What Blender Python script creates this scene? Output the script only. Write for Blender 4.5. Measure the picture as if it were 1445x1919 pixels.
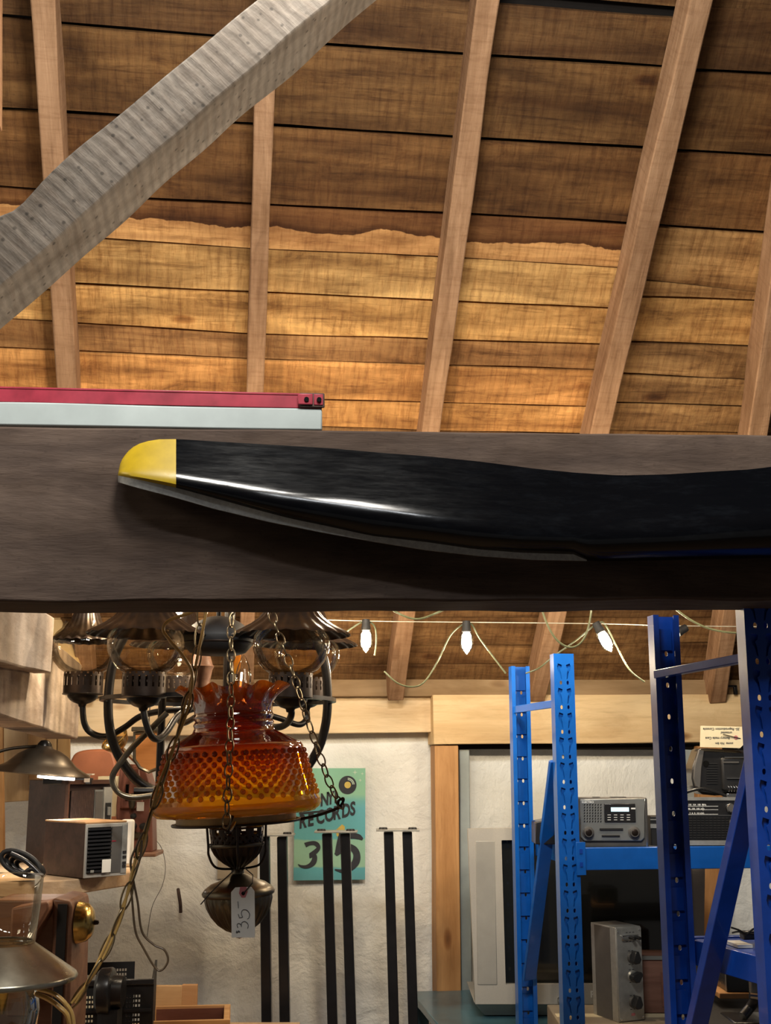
import bpy, bmesh, math, random
from mathutils import Vector, Matrix, noise
random.seed(7)
S = bpy.context.scene
for o in list(bpy.data.objects): bpy.data.objects.remove(o)
COL = S.collection
R = math.radians

# ------------------------------------------------------------------ camera
EYE = 1.75; PITCH = R(11.55); YAW = R(-7.8); FPX = 2250.0; W, H = 1445, 1919
cd = bpy.data.cameras.new('camera'); cam = bpy.data.objects.new('camera', cd); COL.objects.link(cam)
cd.sensor_fit = 'VERTICAL'; cd.sensor_height = 24.0; cd.lens = 24.0*FPX/H; cd.clip_start = .02; cd.clip_end = 60
cam.location = (0, 0, EYE); cam.rotation_euler = (R(90)+PITCH, 0, YAW)
S.camera = cam
# ------------------------------------------------------------------ world, lights, exposure
S.view_settings.view_transform = 'Standard'; S.view_settings.look = 'None'
S.view_settings.exposure = 0.0; S.view_settings.gamma = 1.0
S.view_settings.use_curve_mapping = False
wd = bpy.data.worlds.new('world'); S.world = wd; wd.use_nodes = True
wd.node_tree.nodes['Background'].inputs[0].default_value = (1.0, .93, .84, 1)
wd.node_tree.nodes['Background'].inputs[1].default_value = .10
def area(name, loc, target, sx, sy, power, col):
    l = bpy.data.lights.new(name, 'AREA'); l.shape = 'RECTANGLE'; l.size = sx; l.size_y = sy; l.energy = power; l.color = col
    o = bpy.data.objects.new(name, l); COL.objects.link(o); o.location = loc
    o.rotation_euler = (Vector(target)-Vector(loc)).to_track_quat('-Z', 'Y').to_euler(); return o
area('shop_tube_light', (-.15, .62, EYE+1.75), (.05, 2.05, EYE+.3), 1.6, .06, 18, (.93, .97, 1.0))
area('shop_lamp_over_shelves', (.2, 1.2, EYE+1.5), (.6, 4.4, EYE-.4), .5, .25, 46, (1, .955, .87))
area('shop_lamp_over_counter', (-1.6, 1.6, EYE+1.0), (-.9, 3.6, EYE-.2), .4, .2, 12, (1, .88, .70))
l = bpy.data.lights.new('brace_fill_spot', 'SPOT'); l.energy = 620; l.spot_size = R(21); l.spot_blend = .35; l.color = (1, .86, .68); l.shadow_soft_size = .08  # added narrow fill spot, not a known lamp; brightens the diagonal brace's underside
o = bpy.data.objects.new('brace_fill_spot', l); COL.objects.link(o); o.location = (2.7, .5, EYE-.45); o.rotation_euler = (Vector((-.42, 1.47, EYE+1.02))-o.location).to_track_quat('-Z', 'Y').to_euler()

# ------------------------------------------------------------------ pixel -> place
cP, sP, cY, sY = math.cos(PITCH), math.sin(PITCH), math.cos(YAW), math.sin(YAW)
CAM = Vector((0, 0, EYE))
def ray(px, py):
    u = (px-W/2)/FPX; v = (H/2-py)/FPX
    f = cP - v*sP; up = sP + v*cP           # horizontal forward, up
    return Vector((u*cY - f*sY, u*sY + f*cY, up)), f
def P(px, py, d):                            # at horizontal forward distance d
    r, f = ray(px, py); return CAM + r*(d/f)
def PY(px, py, y):                           # on the world plane y
    r, f = ray(px, py); return CAM + r*(y/r.y)
def PZ(px, py, z):                           # on a horizontal plane
    r, f = ray(px, py); return CAM + r*((z-EYE)/r.z)
def scl(py, d): return d/(ray(W/2, py)[1]*FPX)     # metres per pixel, sideways
def hz(py, d):                               # height at pixel row py and distance d
    r, f = ray(W/2, py); return EYE + r.z*d/f
PHI = R(43); WY = 4.4
RO = Vector((0, WY, EYE+.262)); RS = Vector((0, -math.cos(PHI), math.sin(PHI))); RN = Vector((0, -math.sin(PHI), -math.cos(PHI)))
def roof(px, py, off=0.0):
    r, f = ray(px, py); t = (off - (CAM-RO).dot(RN))/r.dot(RN); p = CAM + r*t
    return p.x, (p-RO).dot(RS), p
def lerp(tab, x):
    if x <= tab[0][0]: return tab[0][1]
    for (a, b), (c, d) in zip(tab, tab[1:]):
        if x <= c: return b+(d-b)*(x-a)/(c-a)
    return tab[-1][1]
def smooth(tab, x, k=8):
    return sum(lerp(tab, x+k*j) for j in (-2, -1, 0, 1, 2))/5

# ------------------------------------------------------------------ materials
def newmat(name):
    m = bpy.data.materials.new(name); m.use_nodes = True; nt = m.node_tree
    b = nt.nodes['Principled BSDF']; return m, nt, b
def N(nt, t, **kw):
    n = nt.nodes.new(t)
    for k, v in kw.items(): setattr(n, k, v)
    return n
def val(n, **kw):
    for k, v in kw.items(): n.inputs[k].default_value = v
    return n
def c4(c): return (c[0], c[1], c[2], 1)
def ramp(nt, fac, stops):
    n = N(nt, 'ShaderNodeValToRGB'); e = n.color_ramp.elements
    while len(e) < len(stops): e.new(.5)
    for i, (p, c) in enumerate(stops):
        e[i].position = p; e[i].color = c4(c) if hasattr(c, '__len__') else (c, c, c, 1)
    nt.links.new(fac, n.inputs[0]); return n.outputs[0]
def mix(nt, mode, fac, a, b):
    n = N(nt, 'ShaderNodeMix', data_type='RGBA', blend_type=mode); n.inputs[0].default_value = 1
    for s, v in ((0, fac), (6, a), (7, b)):
        if hasattr(v, 'is_linked') or hasattr(v, 'node'): nt.links.new(v, n.inputs[s])
        else: n.inputs[s].default_value = v if s == 0 else c4(v)
    return n.outputs[2]
def math_(nt, op, a, b=0.0):
    n = N(nt, 'ShaderNodeMath', operation=op)
    for i, v in enumerate((a, b)):
        if hasattr(v, 'node'): nt.links.new(v, n.inputs[i])
        else: n.inputs[i].default_value = v
    return n.outputs[0]
def coords(nt, scale=(1, 1, 1), jitter=True):
    tc = N(nt, 'ShaderNodeTexCoord'); out = tc.outputs['Object']
    if jitter:
        oi = N(nt, 'ShaderNodeObjectInfo'); mu = N(nt, 'ShaderNodeVectorMath', operation='MULTIPLY_ADD')
        cb = N(nt, 'ShaderNodeCombineXYZ')
        nt.links.new(oi.outputs['Random'], cb.inputs[0]); nt.links.new(oi.outputs['Random'], cb.inputs[1])
        nt.links.new(cb.outputs[0], mu.inputs[0]); mu.inputs[1].default_value = (37, 11, 5); nt.links.new(out, mu.inputs[2]); out = mu.outputs[0]
    mp = N(nt, 'ShaderNodeMapping'); mp.inputs['Scale'].default_value = scale; nt.links.new(out, mp.inputs[0]); return mp.outputs[0]
def noise_(nt, vec, scale, detail=4, rough=.55, dist=0.0):
    n = N(nt, 'ShaderNodeTexNoise'); nt.links.new(vec, n.inputs['Vector'])
    val(n, Scale=scale, Detail=detail, Roughness=rough, Distortion=dist); return n.outputs[0]
def bump_(nt, b, h, strength, dist=.004):
    n = N(nt, 'ShaderNodeBump'); val(n, Strength=strength, Distance=dist); nt.links.new(h, n.inputs['Height']); nt.links.new(n.outputs[0], b.inputs['Normal'])

def wood(name, lo, hi, g=(2.0, 26, 26), saw=0.0, sawf=70, blotch=.5, knots=.0, rough=.8, bump=.5, pits=0.0, stain=None, spec=.25, cross=0.0, streak=0.0):
    m, nt, b = newmat(name)
    v0 = coords(nt); v = coords(nt, g)
    n1 = noise_(nt, v, 1.0, 6, .62, .6)
    col = ramp(nt, n1, [(.30, lo), (.68, hi)])
    n2 = noise_(nt, coords(nt, (1.6, 5, 5)), 1.6, 4, .6, .8)
    k = 1-blotch
    col = mix(nt, 'MULTIPLY', 1.0, col, ramp(nt, n2, [(.32, (k, k*.93, k*.86)), (.62, 1.0)]))
    h = n1
    if streak:
        ns = noise_(nt, coords(nt, (5, 70, 70)), 1.0, 5, .7, .4); col = mix(nt, 'MULTIPLY', streak, col, ramp(nt, ns, [(.30, (.34, .26, .2)), (.47, 1.0)]))
        n5 = noise_(nt, coords(nt, (3, 9, 9)), 1.3, 6, .75, 1.2); col = mix(nt, 'MULTIPLY', streak, col, ramp(nt, n5, [(.28, (.30, .21, .16)), (.40, (.8, .74, .68)), (.5, 1.0)]))
    if cross:
        nx_ = noise_(nt, coords(nt, (75, 9, 9)), 1.0, 4, .7, .2); col = mix(nt, 'MULTIPLY', cross, col, ramp(nt, nx_, [(.36, (.55, .45, .38)), (.52, 1.0)]))
        h = math_(nt, 'ADD', h, math_(nt, 'MULTIPLY', nx_, .6))
    if saw:
        wv = N(nt, 'ShaderNodeTexWave', wave_type='BANDS', bands_direction='X'); nt.links.new(v0, wv.inputs[0])
        val(wv, Scale=sawf/6.28*1.0, Distortion=3.0, Detail=3, **{'Detail Scale': 2.0}); 
        sm = math_(nt, 'MULTIPLY', wv.outputs[1], n2)
        col = mix(nt, 'MULTIPLY', saw, col, ramp(nt, sm, [(.0, .62), (.42, 1.08)]))
        h = math_(nt, 'ADD', h, math_(nt, 'MULTIPLY', wv.outputs[1], saw*.5))
    if knots:
        vo = N(nt, 'ShaderNodeTexVoronoi'); nt.links.new(coords(nt, (2.6, 6.5, 6.5)), vo.inputs[0]); val(vo, Scale=1.0, Randomness=1.0)
        col = mix(nt, 'MULTIPLY', knots, col, ramp(nt, vo.outputs[0], [(.03, (.22, .13, .08)), (.075, (.55, .42, .32)), (.12, 1.0)]))
    if pits:
        vo = N(nt, 'ShaderNodeTexVoronoi'); nt.links.new(v0, vo.inputs[0]); val(vo, Scale=62.0)
        col = mix(nt, 'MULTIPLY', pits, col, ramp(nt, vo.outputs[0], [(.10, .38), (.20, 1.0)]))
    if stain:
        tc = N(nt, 'ShaderNodeTexCoord'); sp = N(nt, 'ShaderNodeSeparateXYZ'); nt.links.new(tc.outputs['Object'], sp.inputs[0])
        nn = noise_(nt, coords(nt, (3.2, 1, 1)), 1.2, 5, .6, .3)
        s = math_(nt, 'ADD', math_(nt, 'MULTIPLY', sp.outputs[1], 9.0), math_(nt, 'MULTIPLY', nn, stain[1]))
        s = math_(nt, 'ADD', s, stain[0])
        f = ramp(nt, s, [(.47, (1.75, 1.75, 1.7)), (.49, (.25, .17, .12)), (.56, (.30, .21, .15)), (.66, (.50, .40, .33)), (.9, (.66, .55, .48))])
        col = mix(nt, 'MULTIPLY', 1.0, col, f)
    oi = N(nt, 'ShaderNodeObjectInfo'); col = mix(nt, 'MULTIPLY', 1.0, col, oi.outputs['Color'])
    nt.links.new(col, b.inputs['Base Color']); b.inputs['Roughness'].default_value = rough
    b.inputs['Specular IOR Level'].default_value = spec
    fine = noise_(nt, coords(nt, (14, 90, 90)), 1.0, 3, .7)
    h = math_(nt, 'ADD', h, math_(nt, 'MULTIPLY', fine, .45))
    bump_(nt, b, h, bump); return m

def plain(name, col, rough=.5, metal=0.0, var=.12, scale=30, bump=.0, coat=0.0, spec=.5, tint=True):
    m, nt, b = newmat(name); v = coords(nt)
    n = noise_(nt, v, scale, 4, .6); a = 1-var
    c = mix(nt, 'MULTIPLY', 1.0, col, ramp(nt, n, [(.3, a), (.7, 1.0+var*.5)]))
    nt.links.new(c, b.inputs['Base Color'])
    rr = N(nt, 'ShaderNodeMapRange'); nt.links.new(noise_(nt, v, scale*.5, 3, .5), rr.inputs[0])
    rr.inputs[3].default_value = max(.02, rough*.8); rr.inputs[4].default_value = min(1, rough*1.25); nt.links.new(rr.outputs[0], b.inputs['Roughness'])
    val(b, Metallic=metal); b.inputs['Coat Weight'].default_value = coat; b.inputs['Specular IOR Level'].default_value = spec
    if bump: bump_(nt, b, n, bump, .002)
    return m
def glass(name, tint=(1, 1, 1), refl=.10, rough=.02):
    m = bpy.data.materials.new(name); m.use_nodes = True; nt = m.node_tree; nt.nodes.clear()
    out = N(nt, 'ShaderNodeOutputMaterial'); mx = N(nt, 'ShaderNodeMixShader'); tr = N(nt, 'ShaderNodeBsdfTransparent'); gl = N(nt, 'ShaderNodeBsdfGlossy')
    tr.inputs[0].default_value = c4(tint); gl.inputs['Roughness'].default_value = rough
    lw = N(nt, 'ShaderNodeLayerWeight'); lw.inputs[0].default_value = .22
    f = math_(nt, 'ADD', math_(nt, 'MULTIPLY', lw.outputs['Fresnel'], .75), refl*.3)
    nt.links.new(f, mx.inputs[0]); nt.links.new(tr.outputs[0], mx.inputs[1]); nt.links.new(gl.outputs[0], mx.inputs[2]); nt.links.new(mx.outputs[0], out.inputs[0]); return m
def glow(name, col, s):
    m = bpy.data.materials.new(name); m.use_nodes = True; nt = m.node_tree; b = nt.nodes['Principled BSDF']
    b.inputs['Emission Color'].default_value = c4(col); b.inputs['Emission Strength'].default_value = s; b.inputs['Base Color'].default_value = c4(col); return m

M = {}
M['roof'] = wood('roof_plank_wood', (.20, .10, .035), (.52, .32, .135), (1.3, 15, 15), saw=.25, sawf=70, blotch=.5, knots=.85, pits=.25, rough=.8, bump=.8, cross=.6, streak=.7)
M['roof_stain'] = wood('stained_roof_plank_wood', (.24, .12, .05), (.50, .31, .14), (1.3, 15, 15), saw=.1, sawf=70, cross=.5, streak=.6, blotch=.4, knots=.6, rough=.8, bump=.7, stain=(.10, .80))
M['rafter'] = wood('rafter_wood', (.26, .145, .075), (.43, .26, .15), (2.2, 34, 34), saw=.0, sawf=90, cross=.3, streak=.35, blotch=.3, knots=.4, rough=.8, bump=.6)
M['brace'] = wood('grey_brace_wood', (.105, .088, .072), (.175, .15, .126), (3, 18, 18), saw=.5, sawf=120, cross=.35, blotch=.3, pits=.85, rough=.9, bump=.45)
M['beam'] = wood('dark_beam_wood', (.052, .035, .028), (.108, .076, .059), (3.5, 16, 16), saw=.1, sawf=40, blotch=.35, pits=.25, rough=.85, bump=.8)
M['pine'] = wood('new_pine', (.58, .42, .24), (.76, .60, .38), (1.0, 14, 14), blotch=.12, streak=.22, knots=.85, rough=.65, bump=.15)
M['pine_post'] = wood('orange_pine', (.40, .20, .075), (.56, .31, .13), (1.6, 26, 26), streak=.25, blotch=.2, knots=.8, rough=.6, bump=.15)
M['whitewood'] = wood('whitewashed_timber', (.42, .33, .26), (.66, .56, .47), (2.6, 16, 16), saw=.45, sawf=16, blotch=.35, pits=.5, rough=.9, bump=.45)
M['board'] = wood('pale_wall_board', (.42, .31, .17), (.62, .49, .31), (1.6, 14, 14), blotch=.25, knots=.5, rough=.8, bump=.3)
M['walnut'] = wood('walnut_veneer', (.030, .014, .010), (.068, .034, .024), (2.0, 40, 40), blotch=.2, rough=.45, bump=.08, spec=.4)
M['oak'] = wood('light_shelf_wood', (.50, .33, .19), (.68, .50, .32), (3, 46, 46), blotch=.15, rough=.6, bump=.3)
M['redwood'] = wood('red_brown_wood', (.20, .10, .065), (.36, .20, .13), (2, 30, 30), blotch=.3, rough=.45, bump=.15, spec=.4)
M['cratewood'] = wood('small_box_wood', (.50, .28, .12), (.66, .42, .20), (2, 26, 26), blotch=.15, rough=.65, bump=.2)
M['darkwood'] = wood('dark_box_lining', (.16, .07, .05), (.24, .11, .08), (2, 26, 26), blotch=.2, rough=.6, bump=.2)
M['deck'] = plain('black_underlay', (.012, .010, .009), .95, spec=.1)
# plaster
m, nt, b = newmat('whitewashed_plaster'); v = coords(nt, jitter=False)
na = noise_(nt, v, 3.0, 6, .62, .5); nb = noise_(nt, v, 14, 5, .6, .3); nc = noise_(nt, v, 1.1, 3, .5)
cc = ramp(nt, nc, [(.35, (.66, .65, .60)), (.65, (.82, .83, .80))])
vo = N(nt, 'ShaderNodeTexVoronoi', feature='DISTANCE_TO_EDGE'); dm = N(nt, 'ShaderNodeMapping'); dm.inputs['Scale'].default_value = (2.2, 1, 3.8)
ad = N(nt, 'ShaderNodeVectorMath', operation='MULTIPLY_ADD'); nt.links.new(N(nt, 'ShaderNodeTexNoise').outputs[1], ad.inputs[0]); ad.inputs[1].default_value = (.25, .25, .25); nt.links.new(v, ad.inputs[2])
nt.links.new(ad.outputs[0], dm.inputs[0]); nt.links.new(dm.outputs[0], vo.inputs[0])
ck = ramp(nt, vo.outputs[0], [(0.0, 0.0), (.03, 1.0)])
cc = mix(nt, 'MULTIPLY', .0, cc, ck)
nt.links.new(cc, b.inputs['Base Color']); b.inputs['Roughness'].default_value = .85
hh = math_(nt, 'ADD', math_(nt, 'MULTIPLY', na, 1.6), math_(nt, 'MULTIPLY', nb, .6)); bump_(nt, b, hh, .75, .022)
M['plaster'] = m
M['floor'] = wood('floor_boards', (.22, .15, .09), (.36, .25, .16), blotch=.3)
M['black_gloss'] = plain('black_lacquer', (.006, .007, .009), .16, var=.3, scale=60, coat=.5, spec=.6)
m, nt, b = newmat('worn_black_lacquer'); v = coords(nt, (1, 1, 1)); nt.links.new(ramp(nt, noise_(nt, coords(nt, (8, 30, 30)), 1.6, 6, .7), [(.5, (.002, .0022, .003)), (.9, (.006, .007, .009))]), b.inputs['Base Color'])
nt.links.new(ramp(nt, noise_(nt, coords(nt, (6, 40, 40)), 2.4, 6, .75), [(.35, .12), (.70, .20)]), b.inputs['Roughness']); b.inputs['Specular IOR Level'].default_value = .36
bump_(nt, b, noise_(nt, coords(nt, (10, 60, 60)), 1.0, 3, .6), .08, .002); M['blade'] = m
m, nt, b = newmat('yellow_tip_paint'); nt.links.new(ramp(nt, noise_(nt, coords(nt), 22, 5, .6), [(.35, (.33, .22, .005)), (.62, (.42, .28, .006)), (.8, (.50, .42, .16))]), b.inputs['Base Color']); b.inputs['Roughness'].default_value = .42; M['yellow'] = m
M['lead'] = plain('dull_grey_metal', (.34, .34, .33), .5, .55, var=.25, scale=120, bump=.1)
M['red'] = plain('red_painted_steel', (.27, .022, .04), .33, var=.3, scale=24, coat=.2)
M['rust'] = plain('rusty_dark_steel', (.075, .045, .038), .7, .3, var=.5, scale=60, bump=.3)
M['whitepaint'] = plain('white_painted_board', (.31, .35, .345), .55, var=.12, scale=12, bump=.05)
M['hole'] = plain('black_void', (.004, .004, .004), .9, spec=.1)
M['blue'] = plain('blue_enamel', (.004, .10, .44), .30, var=.15, scale=20, coat=.35)
M['blueheavy'] = plain('deep_blue_enamel', (.006, .05, .33), .3, var=.2, scale=24, coat=.3, bump=.04)
M['iron'] = plain('black_iron', (.014, .012, .011), .35, .5, var=.3, scale=50, bump=.05)
M['bronze'] = plain('dark_bronze', (.042, .030, .024), .34, .75, var=.3, scale=40, bump=.05)
M['pewter'] = plain('antique_pewter_metal', (.15, .13, .095), .30, .85, var=.35, scale=24, bump=.05)
M['link'] = plain('aged_brass_chain', (.22, .17, .10), .32, .9, var=.3, scale=90)
M['ringbrass'] = plain('tarnished_brass', (.30, .20, .09), .42, .8, var=.3, scale=20)
M['brass'] = plain('brass', (.62, .42, .13), .22, 1.0, var=.3, scale=20)
M['cord'] = plain('amber_lamp_cord', (.55, .34, .10), .3, var=.2, coat=.4)
M['cordbrown'] = plain('brown_lamp_cord', (.12, .08, .045), .35, var=.2)
M['wire'] = plain('dark_green_wire', (.10, .11, .06), .4, var=.2)
M['line'] = plain('pale_guy_wire', (.45, .42, .33), .4, .3)
M['glass'] = glass('clear_glass', (.96, .91, .80), .12)
M['glass_dark'] = glass('thick_clear_glass', (.86, .86, .82), .25)
M['tinted'] = glass('smoked_amber_glass', (.95, .80, .52), .2)
M['black'] = plain('matt_black', (.007, .007, .008), .6, var=.3)
M['blacksat'] = plain('satin_black_plastic', (.016, .016, .017), .28, var=.2, coat=.2)
M['legblack'] = plain('black_steel_tube', (.010, .010, .012), .30, .2, var=.2)
M['silver'] = plain('silver_plastic', (.28, .29, .28), .35, .55, var=.08)
M['tvsilver'] = plain('silver_grey_plastic', (.43, .41, .37), .42, .15, var=.05, scale=200)
M['tvdark'] = plain('grey_plastic', (.33, .32, .29), .45, .1, var=.06)
M['screen'] = plain('dark_tube_glass', (.012, .013, .012), .08, var=.3, scale=4, coat=.5)
M['alum'] = plain('brushed_aluminium', (.46, .46, .43), .38, .6, var=.15, scale=60)
M['grey'] = plain('grey_enamel', (.085, .08, .075), .55, var=.15)
M['chrome'] = plain('chrome', (.7, .7, .68), .12, 1.0, var=.05)
M['cardboard'] = plain('grey_cardboard', (.34, .28, .20), .8, var=.15, scale=12, bump=.1)
M['paper'] = plain('white_card', (.76, .74, .68), .75, var=.05)
M['cream'] = plain('cream_card', (.74, .64, .42), .75, var=.06)
M['ink'] = plain('pencil_ink', (.05, .05, .055), .7)
M['white_ink'] = plain('white_print', (.75, .76, .74), .6)
M['pink'] = plain('pink_reinforcement', (.50, .16, .17), .7)
M['brownpaint'] = plain('red_brown_enamel', (.31, .105, .045), .5, var=.2, scale=10)
M['brownpaint2'] = plain('red_brown_casting', (.22, .085, .06), .45, var=.3, scale=18, bump=.1)
M['cone'] = plain('brushed_pewter_shade', (.36, .33, .26), .28, .9, var=.15, scale=40)
M['lampshade'] = plain('bronzed_lamp_shade', (.10, .085, .07), .35, .7, var=.3, scale=12)
M['teal'] = plain('teal_painted_steel', (.05, .13, .17), .3, var=.4, scale=6, coat=.3)
M['bulb_glow'] = glow('lit_bulb', (1, .93, .78), 26)
M['lcd'] = glow('lit_display', (.55, .75, .85), .75)
M['tube_glow'] = glow('lit_lamp_tube', (1, .93, .85), 9)
# amber hobnail glass, dark at the crown, honey at the rim
m = bpy.data.materials.new('amber_hobnail_glass'); m.use_nodes = True; nt = m.node_tree; nt.nodes.clear()
tc = N(nt, 'ShaderNodeTexCoord'); sp = N(nt, 'ShaderNodeSeparateXYZ'); nt.links.new(tc.outputs['Object'], sp.inputs[0])
mr = N(nt, 'ShaderNodeMapRange'); nt.links.new(sp.outputs[2], mr.inputs[0]); mr.inputs[1].default_value = 0; mr.inputs[2].default_value = .28
cr = ramp(nt, mr.outputs[0], [(0, (.90, .68, .14)), (.22, (.88, .57, .07)), (.42, (.82, .36, .04)), (.56, (.42, .085, .016)), (.78, (.24, .035, .01)), (1.0, (.48, .13, .014))])
out = N(nt, 'ShaderNodeOutputMaterial'); mx = N(nt, 'ShaderNodeMixShader'); m2 = N(nt, 'ShaderNodeMixShader'); tr = N(nt, 'ShaderNodeBsdfTransparent'); gl = N(nt, 'ShaderNodeBsdfGlossy'); tl = N(nt, 'ShaderNodeBsdfTranslucent'); m3 = N(nt, 'ShaderNodeMixShader'); df = N(nt, 'ShaderNodeBsdfDiffuse')
gl.inputs['Roughness'].default_value = .06; nt.links.new(cr, tr.inputs[0]); nt.links.new(cr, tl.inputs[0]); nt.links.new(cr, df.inputs[0])
m3.inputs[0].default_value = .35; nt.links.new(tl.outputs[0], m3.inputs[1]); nt.links.new(df.outputs[0], m3.inputs[2])
m2.inputs[0].default_value = .32; nt.links.new(tr.outputs[0], m2.inputs[1]); nt.links.new(m3.outputs[0], m2.inputs[2])
lw = N(nt, 'ShaderNodeLayerWeight'); lw.inputs[0].default_value = .25
nt.links.new(math_(nt, 'ADD', math_(nt, 'MULTIPLY', lw.outputs['Fresnel'], .42), .04), mx.inputs[0]); nt.links.new(m2.outputs[0], mx.inputs[1]); nt.links.new(gl.outputs[0], mx.inputs[2]); nt.links.new(mx.outputs[0], out.inputs[0]); M['amber'] = m
# poster paint
m, nt, b = newmat('poster_print'); tc = N(nt, 'ShaderNodeTexCoord'); sp = N(nt, 'ShaderNodeSeparateXYZ'); nt.links.new(tc.outputs['Object'], sp.inputs[0])
ph = math_(nt, 'ADD', math_(nt, 'MULTIPLY', sp.outputs[2], 1/.43), math_(nt, 'MULTIPLY', noise_(nt, coords(nt, (9, 1, 9), False), 1.0, 3), .05))
cc = ramp(nt, ph, [(0, (.10, .32, .36)), (.12, (.10, .36, .40)), (.135, (.28, .48, .33)), (.34, (.27, .50, .36)), (.355, (.12, .42, .45)), (.60, (.13, .44, .50)), (.66, (.16, .46, .44)), (.72, (.28, .55, .36)), (1.0, (.22, .50, .36))])
nt.links.new(cc, b.inputs['Base Color']); b.inputs['Roughness'].default_value = .6; bump_(nt, b, noise_(nt, coords(nt, jitter=False), 30, 4), .3, .003); M['poster'] = m
M['posterink'] = plain('poster_black', (.022, .024, .032), .6, var=.3, scale=60)
M['posteryellow'] = plain('poster_yellow', (.62, .46, .10), .6, var=.2)
M['posterwhite'] = plain('poster_white', (.55, .68, .55), .6)

# ------------------------------------------------------------------ mesh builder
class MB:
    def __init__(s): s.v = []; s.f = []
    def add(s, vs, fs, T=None):
        n = len(s.v); s.v += [tuple((T @ Vector(v)) if T else v) for v in vs]; s.f += [tuple(i+n for i in f) for f in fs]; return s
    def box(s, c, d, T=None):
        x, y, z = (k/2 for k in d)
        vs = [(c[0]+a*x, c[1]+b_*y, c[2]+e*z) for a in (-1, 1) for b_ in (-1, 1) for e in (-1, 1)]
        return s.add(vs, [(0, 1, 3, 2), (4, 6, 7, 5), (0, 4, 5, 1), (2, 3, 7, 6), (0, 2, 6, 4), (1, 5, 7, 3)], T)
    def prism(s, pts, y0, y1, T=None):       # outline in XZ, thickness along Y
        n = len(pts); vs = [(p[0], y0, p[1]) for p in pts]+[(p[0], y1, p[1]) for p in pts]
        return s.add(vs, [tuple(range(n)), tuple(range(2*n-1, n-1, -1))]+[(i, i+n, (i+1) % n+n, (i+1) % n) for i in range(n)], T)
    def hull2(s, a, b_):                     # two matching rings of points
        n = len(a); return s.add(list(a)+list(b_), [tuple(range(n)), tuple(range(2*n-1, n-1, -1))]+[(i, i+n, (i+1) % n+n, (i+1) % n) for i in range(n)])
    def tube(s, pts, r, n=8, closed=False, flat=None):
        pts = [Vector(p) for p in pts]; m_ = len(pts); rings = []; prev = None
        for i, p in enumerate(pts):
            a = pts[(i-1) % m_] if (closed or i) else p; c = pts[(i+1) % m_] if (closed or i < m_-1) else p
            t = (c-a).normalized()
            if prev is None:
                u = t.cross(Vector((0, 0, 1)));  u = u if u.length > .05 else t.cross(Vector((0, 1, 0)))
            else: u = prev - t*prev.dot(t)
            u.normalize(); prev = u; w = t.cross(u); rr = r[i] if hasattr(r, '__len__') else r
            fl = flat or 1.0
            rings.append([p+u*math.cos(6.28318*k/n)*rr+w*math.sin(6.28318*k/n)*rr*fl for k in range(n)])
        vs = [tuple(q) for g in rings for q in g]; fs = []
        for i in range(m_ if closed else m_-1):
            j = (i+1) % m_
            for k in range(n): fs.append((i*n+k, i*n+(k+1) % n, j*n+(k+1) % n, j*n+k))
        if not closed: fs += [tuple(range(n-1, -1, -1)), tuple(range((m_-1)*n, m_*n))]
        return s.add(vs, fs)
    def lathe(s, prof, n=40, T=None, rf=None, cap=False):
        vs = []; fs = []
        for j, (r, z) in enumerate(prof):
            for k in range(n):
                a = 6.283185*k/n; q = rf(a, j/(len(prof)-1), r, z) if rf else (r, z)
                vs.append((q[0]*math.cos(a), q[0]*math.sin(a), q[1]))
        for j in range(len(prof)-1):
            for k in range(n): fs.append((j*n+k, j*n+(k+1) % n, (j+1)*n+(k+1) % n, (j+1)*n+k))
        if cap: fs += [tuple(range(n-1, -1, -1)), tuple(range((len(prof)-1)*n, len(prof)*n))]
        return s.add(vs, fs, T)
    def ball(s, c, r, n=10, sc=(1, 1, 1)):
        prof = [(max(1e-4, math.sin(math.pi*j/n)), -math.cos(math.pi*j/n)) for j in range(n+1)]
        return s.lathe(prof, n+2, Matrix.Translation(c) @ Matrix.Diagonal((r*sc[0], r*sc[1], r*sc[2], 1)))
    def grid(s, fn, nu, nv):
        vs = [tuple(fn(i/nu, j/nv)) for i in range(nu+1) for j in range(nv+1)]
        return s.add(vs, [(i*(nv+1)+j, (i+1)*(nv+1)+j, (i+1)*(nv+1)+j+1, i*(nv+1)+j+1) for i in range(nu) for j in range(nv)])
    def mesh(s, name, mat=None, smooth_=35):
        me = bpy.data.meshes.new(name); me.from_pydata(s.v, [], s.f)
        bm = bmesh.new(); bm.from_mesh(me); bmesh.ops.recalc_face_normals(bm, faces=bm.faces); bm.to_mesh(me); bm.free()
        if mat: me.materials.append(mat)
        if smooth_:
            me.shade_smooth(); me.set_sharp_from_angle(angle=R(smooth_))
        return me
    def build(s, name, mat, parent=None, T=None, bevel=0, solid=0, smooth_=35, color=None):
        return obj(name, s.mesh(name, mat, smooth_), parent, T, bevel, solid, color)
def obj(name, me, parent=None, T=None, bevel=0, solid=0, color=None):
    o = bpy.data.objects.new(name, me); COL.objects.link(o)
    if parent: o.parent = parent
    if T is not None: o.matrix_local = T
    if color: o.color = c4(color)
    if solid: m_ = o.modifiers.new('s', 'SOLIDIFY'); m_.thickness = solid; m_.offset = 0
    if bevel: m_ = o.modifiers.new('b', 'BEVEL'); m_.width = bevel; m_.segments = 2; m_.limit_method = 'ANGLE'; m_.angle_limit = R(40)
    return o
def tag(o, label, cat, group=None, kind=None):
    if label: o['label'] = label
    if cat: o['category'] = cat
    if group: o['group'] = group
    if kind: o['kind'] = kind
    return o
def lab(o, l): o['label'] = l; return o
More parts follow.
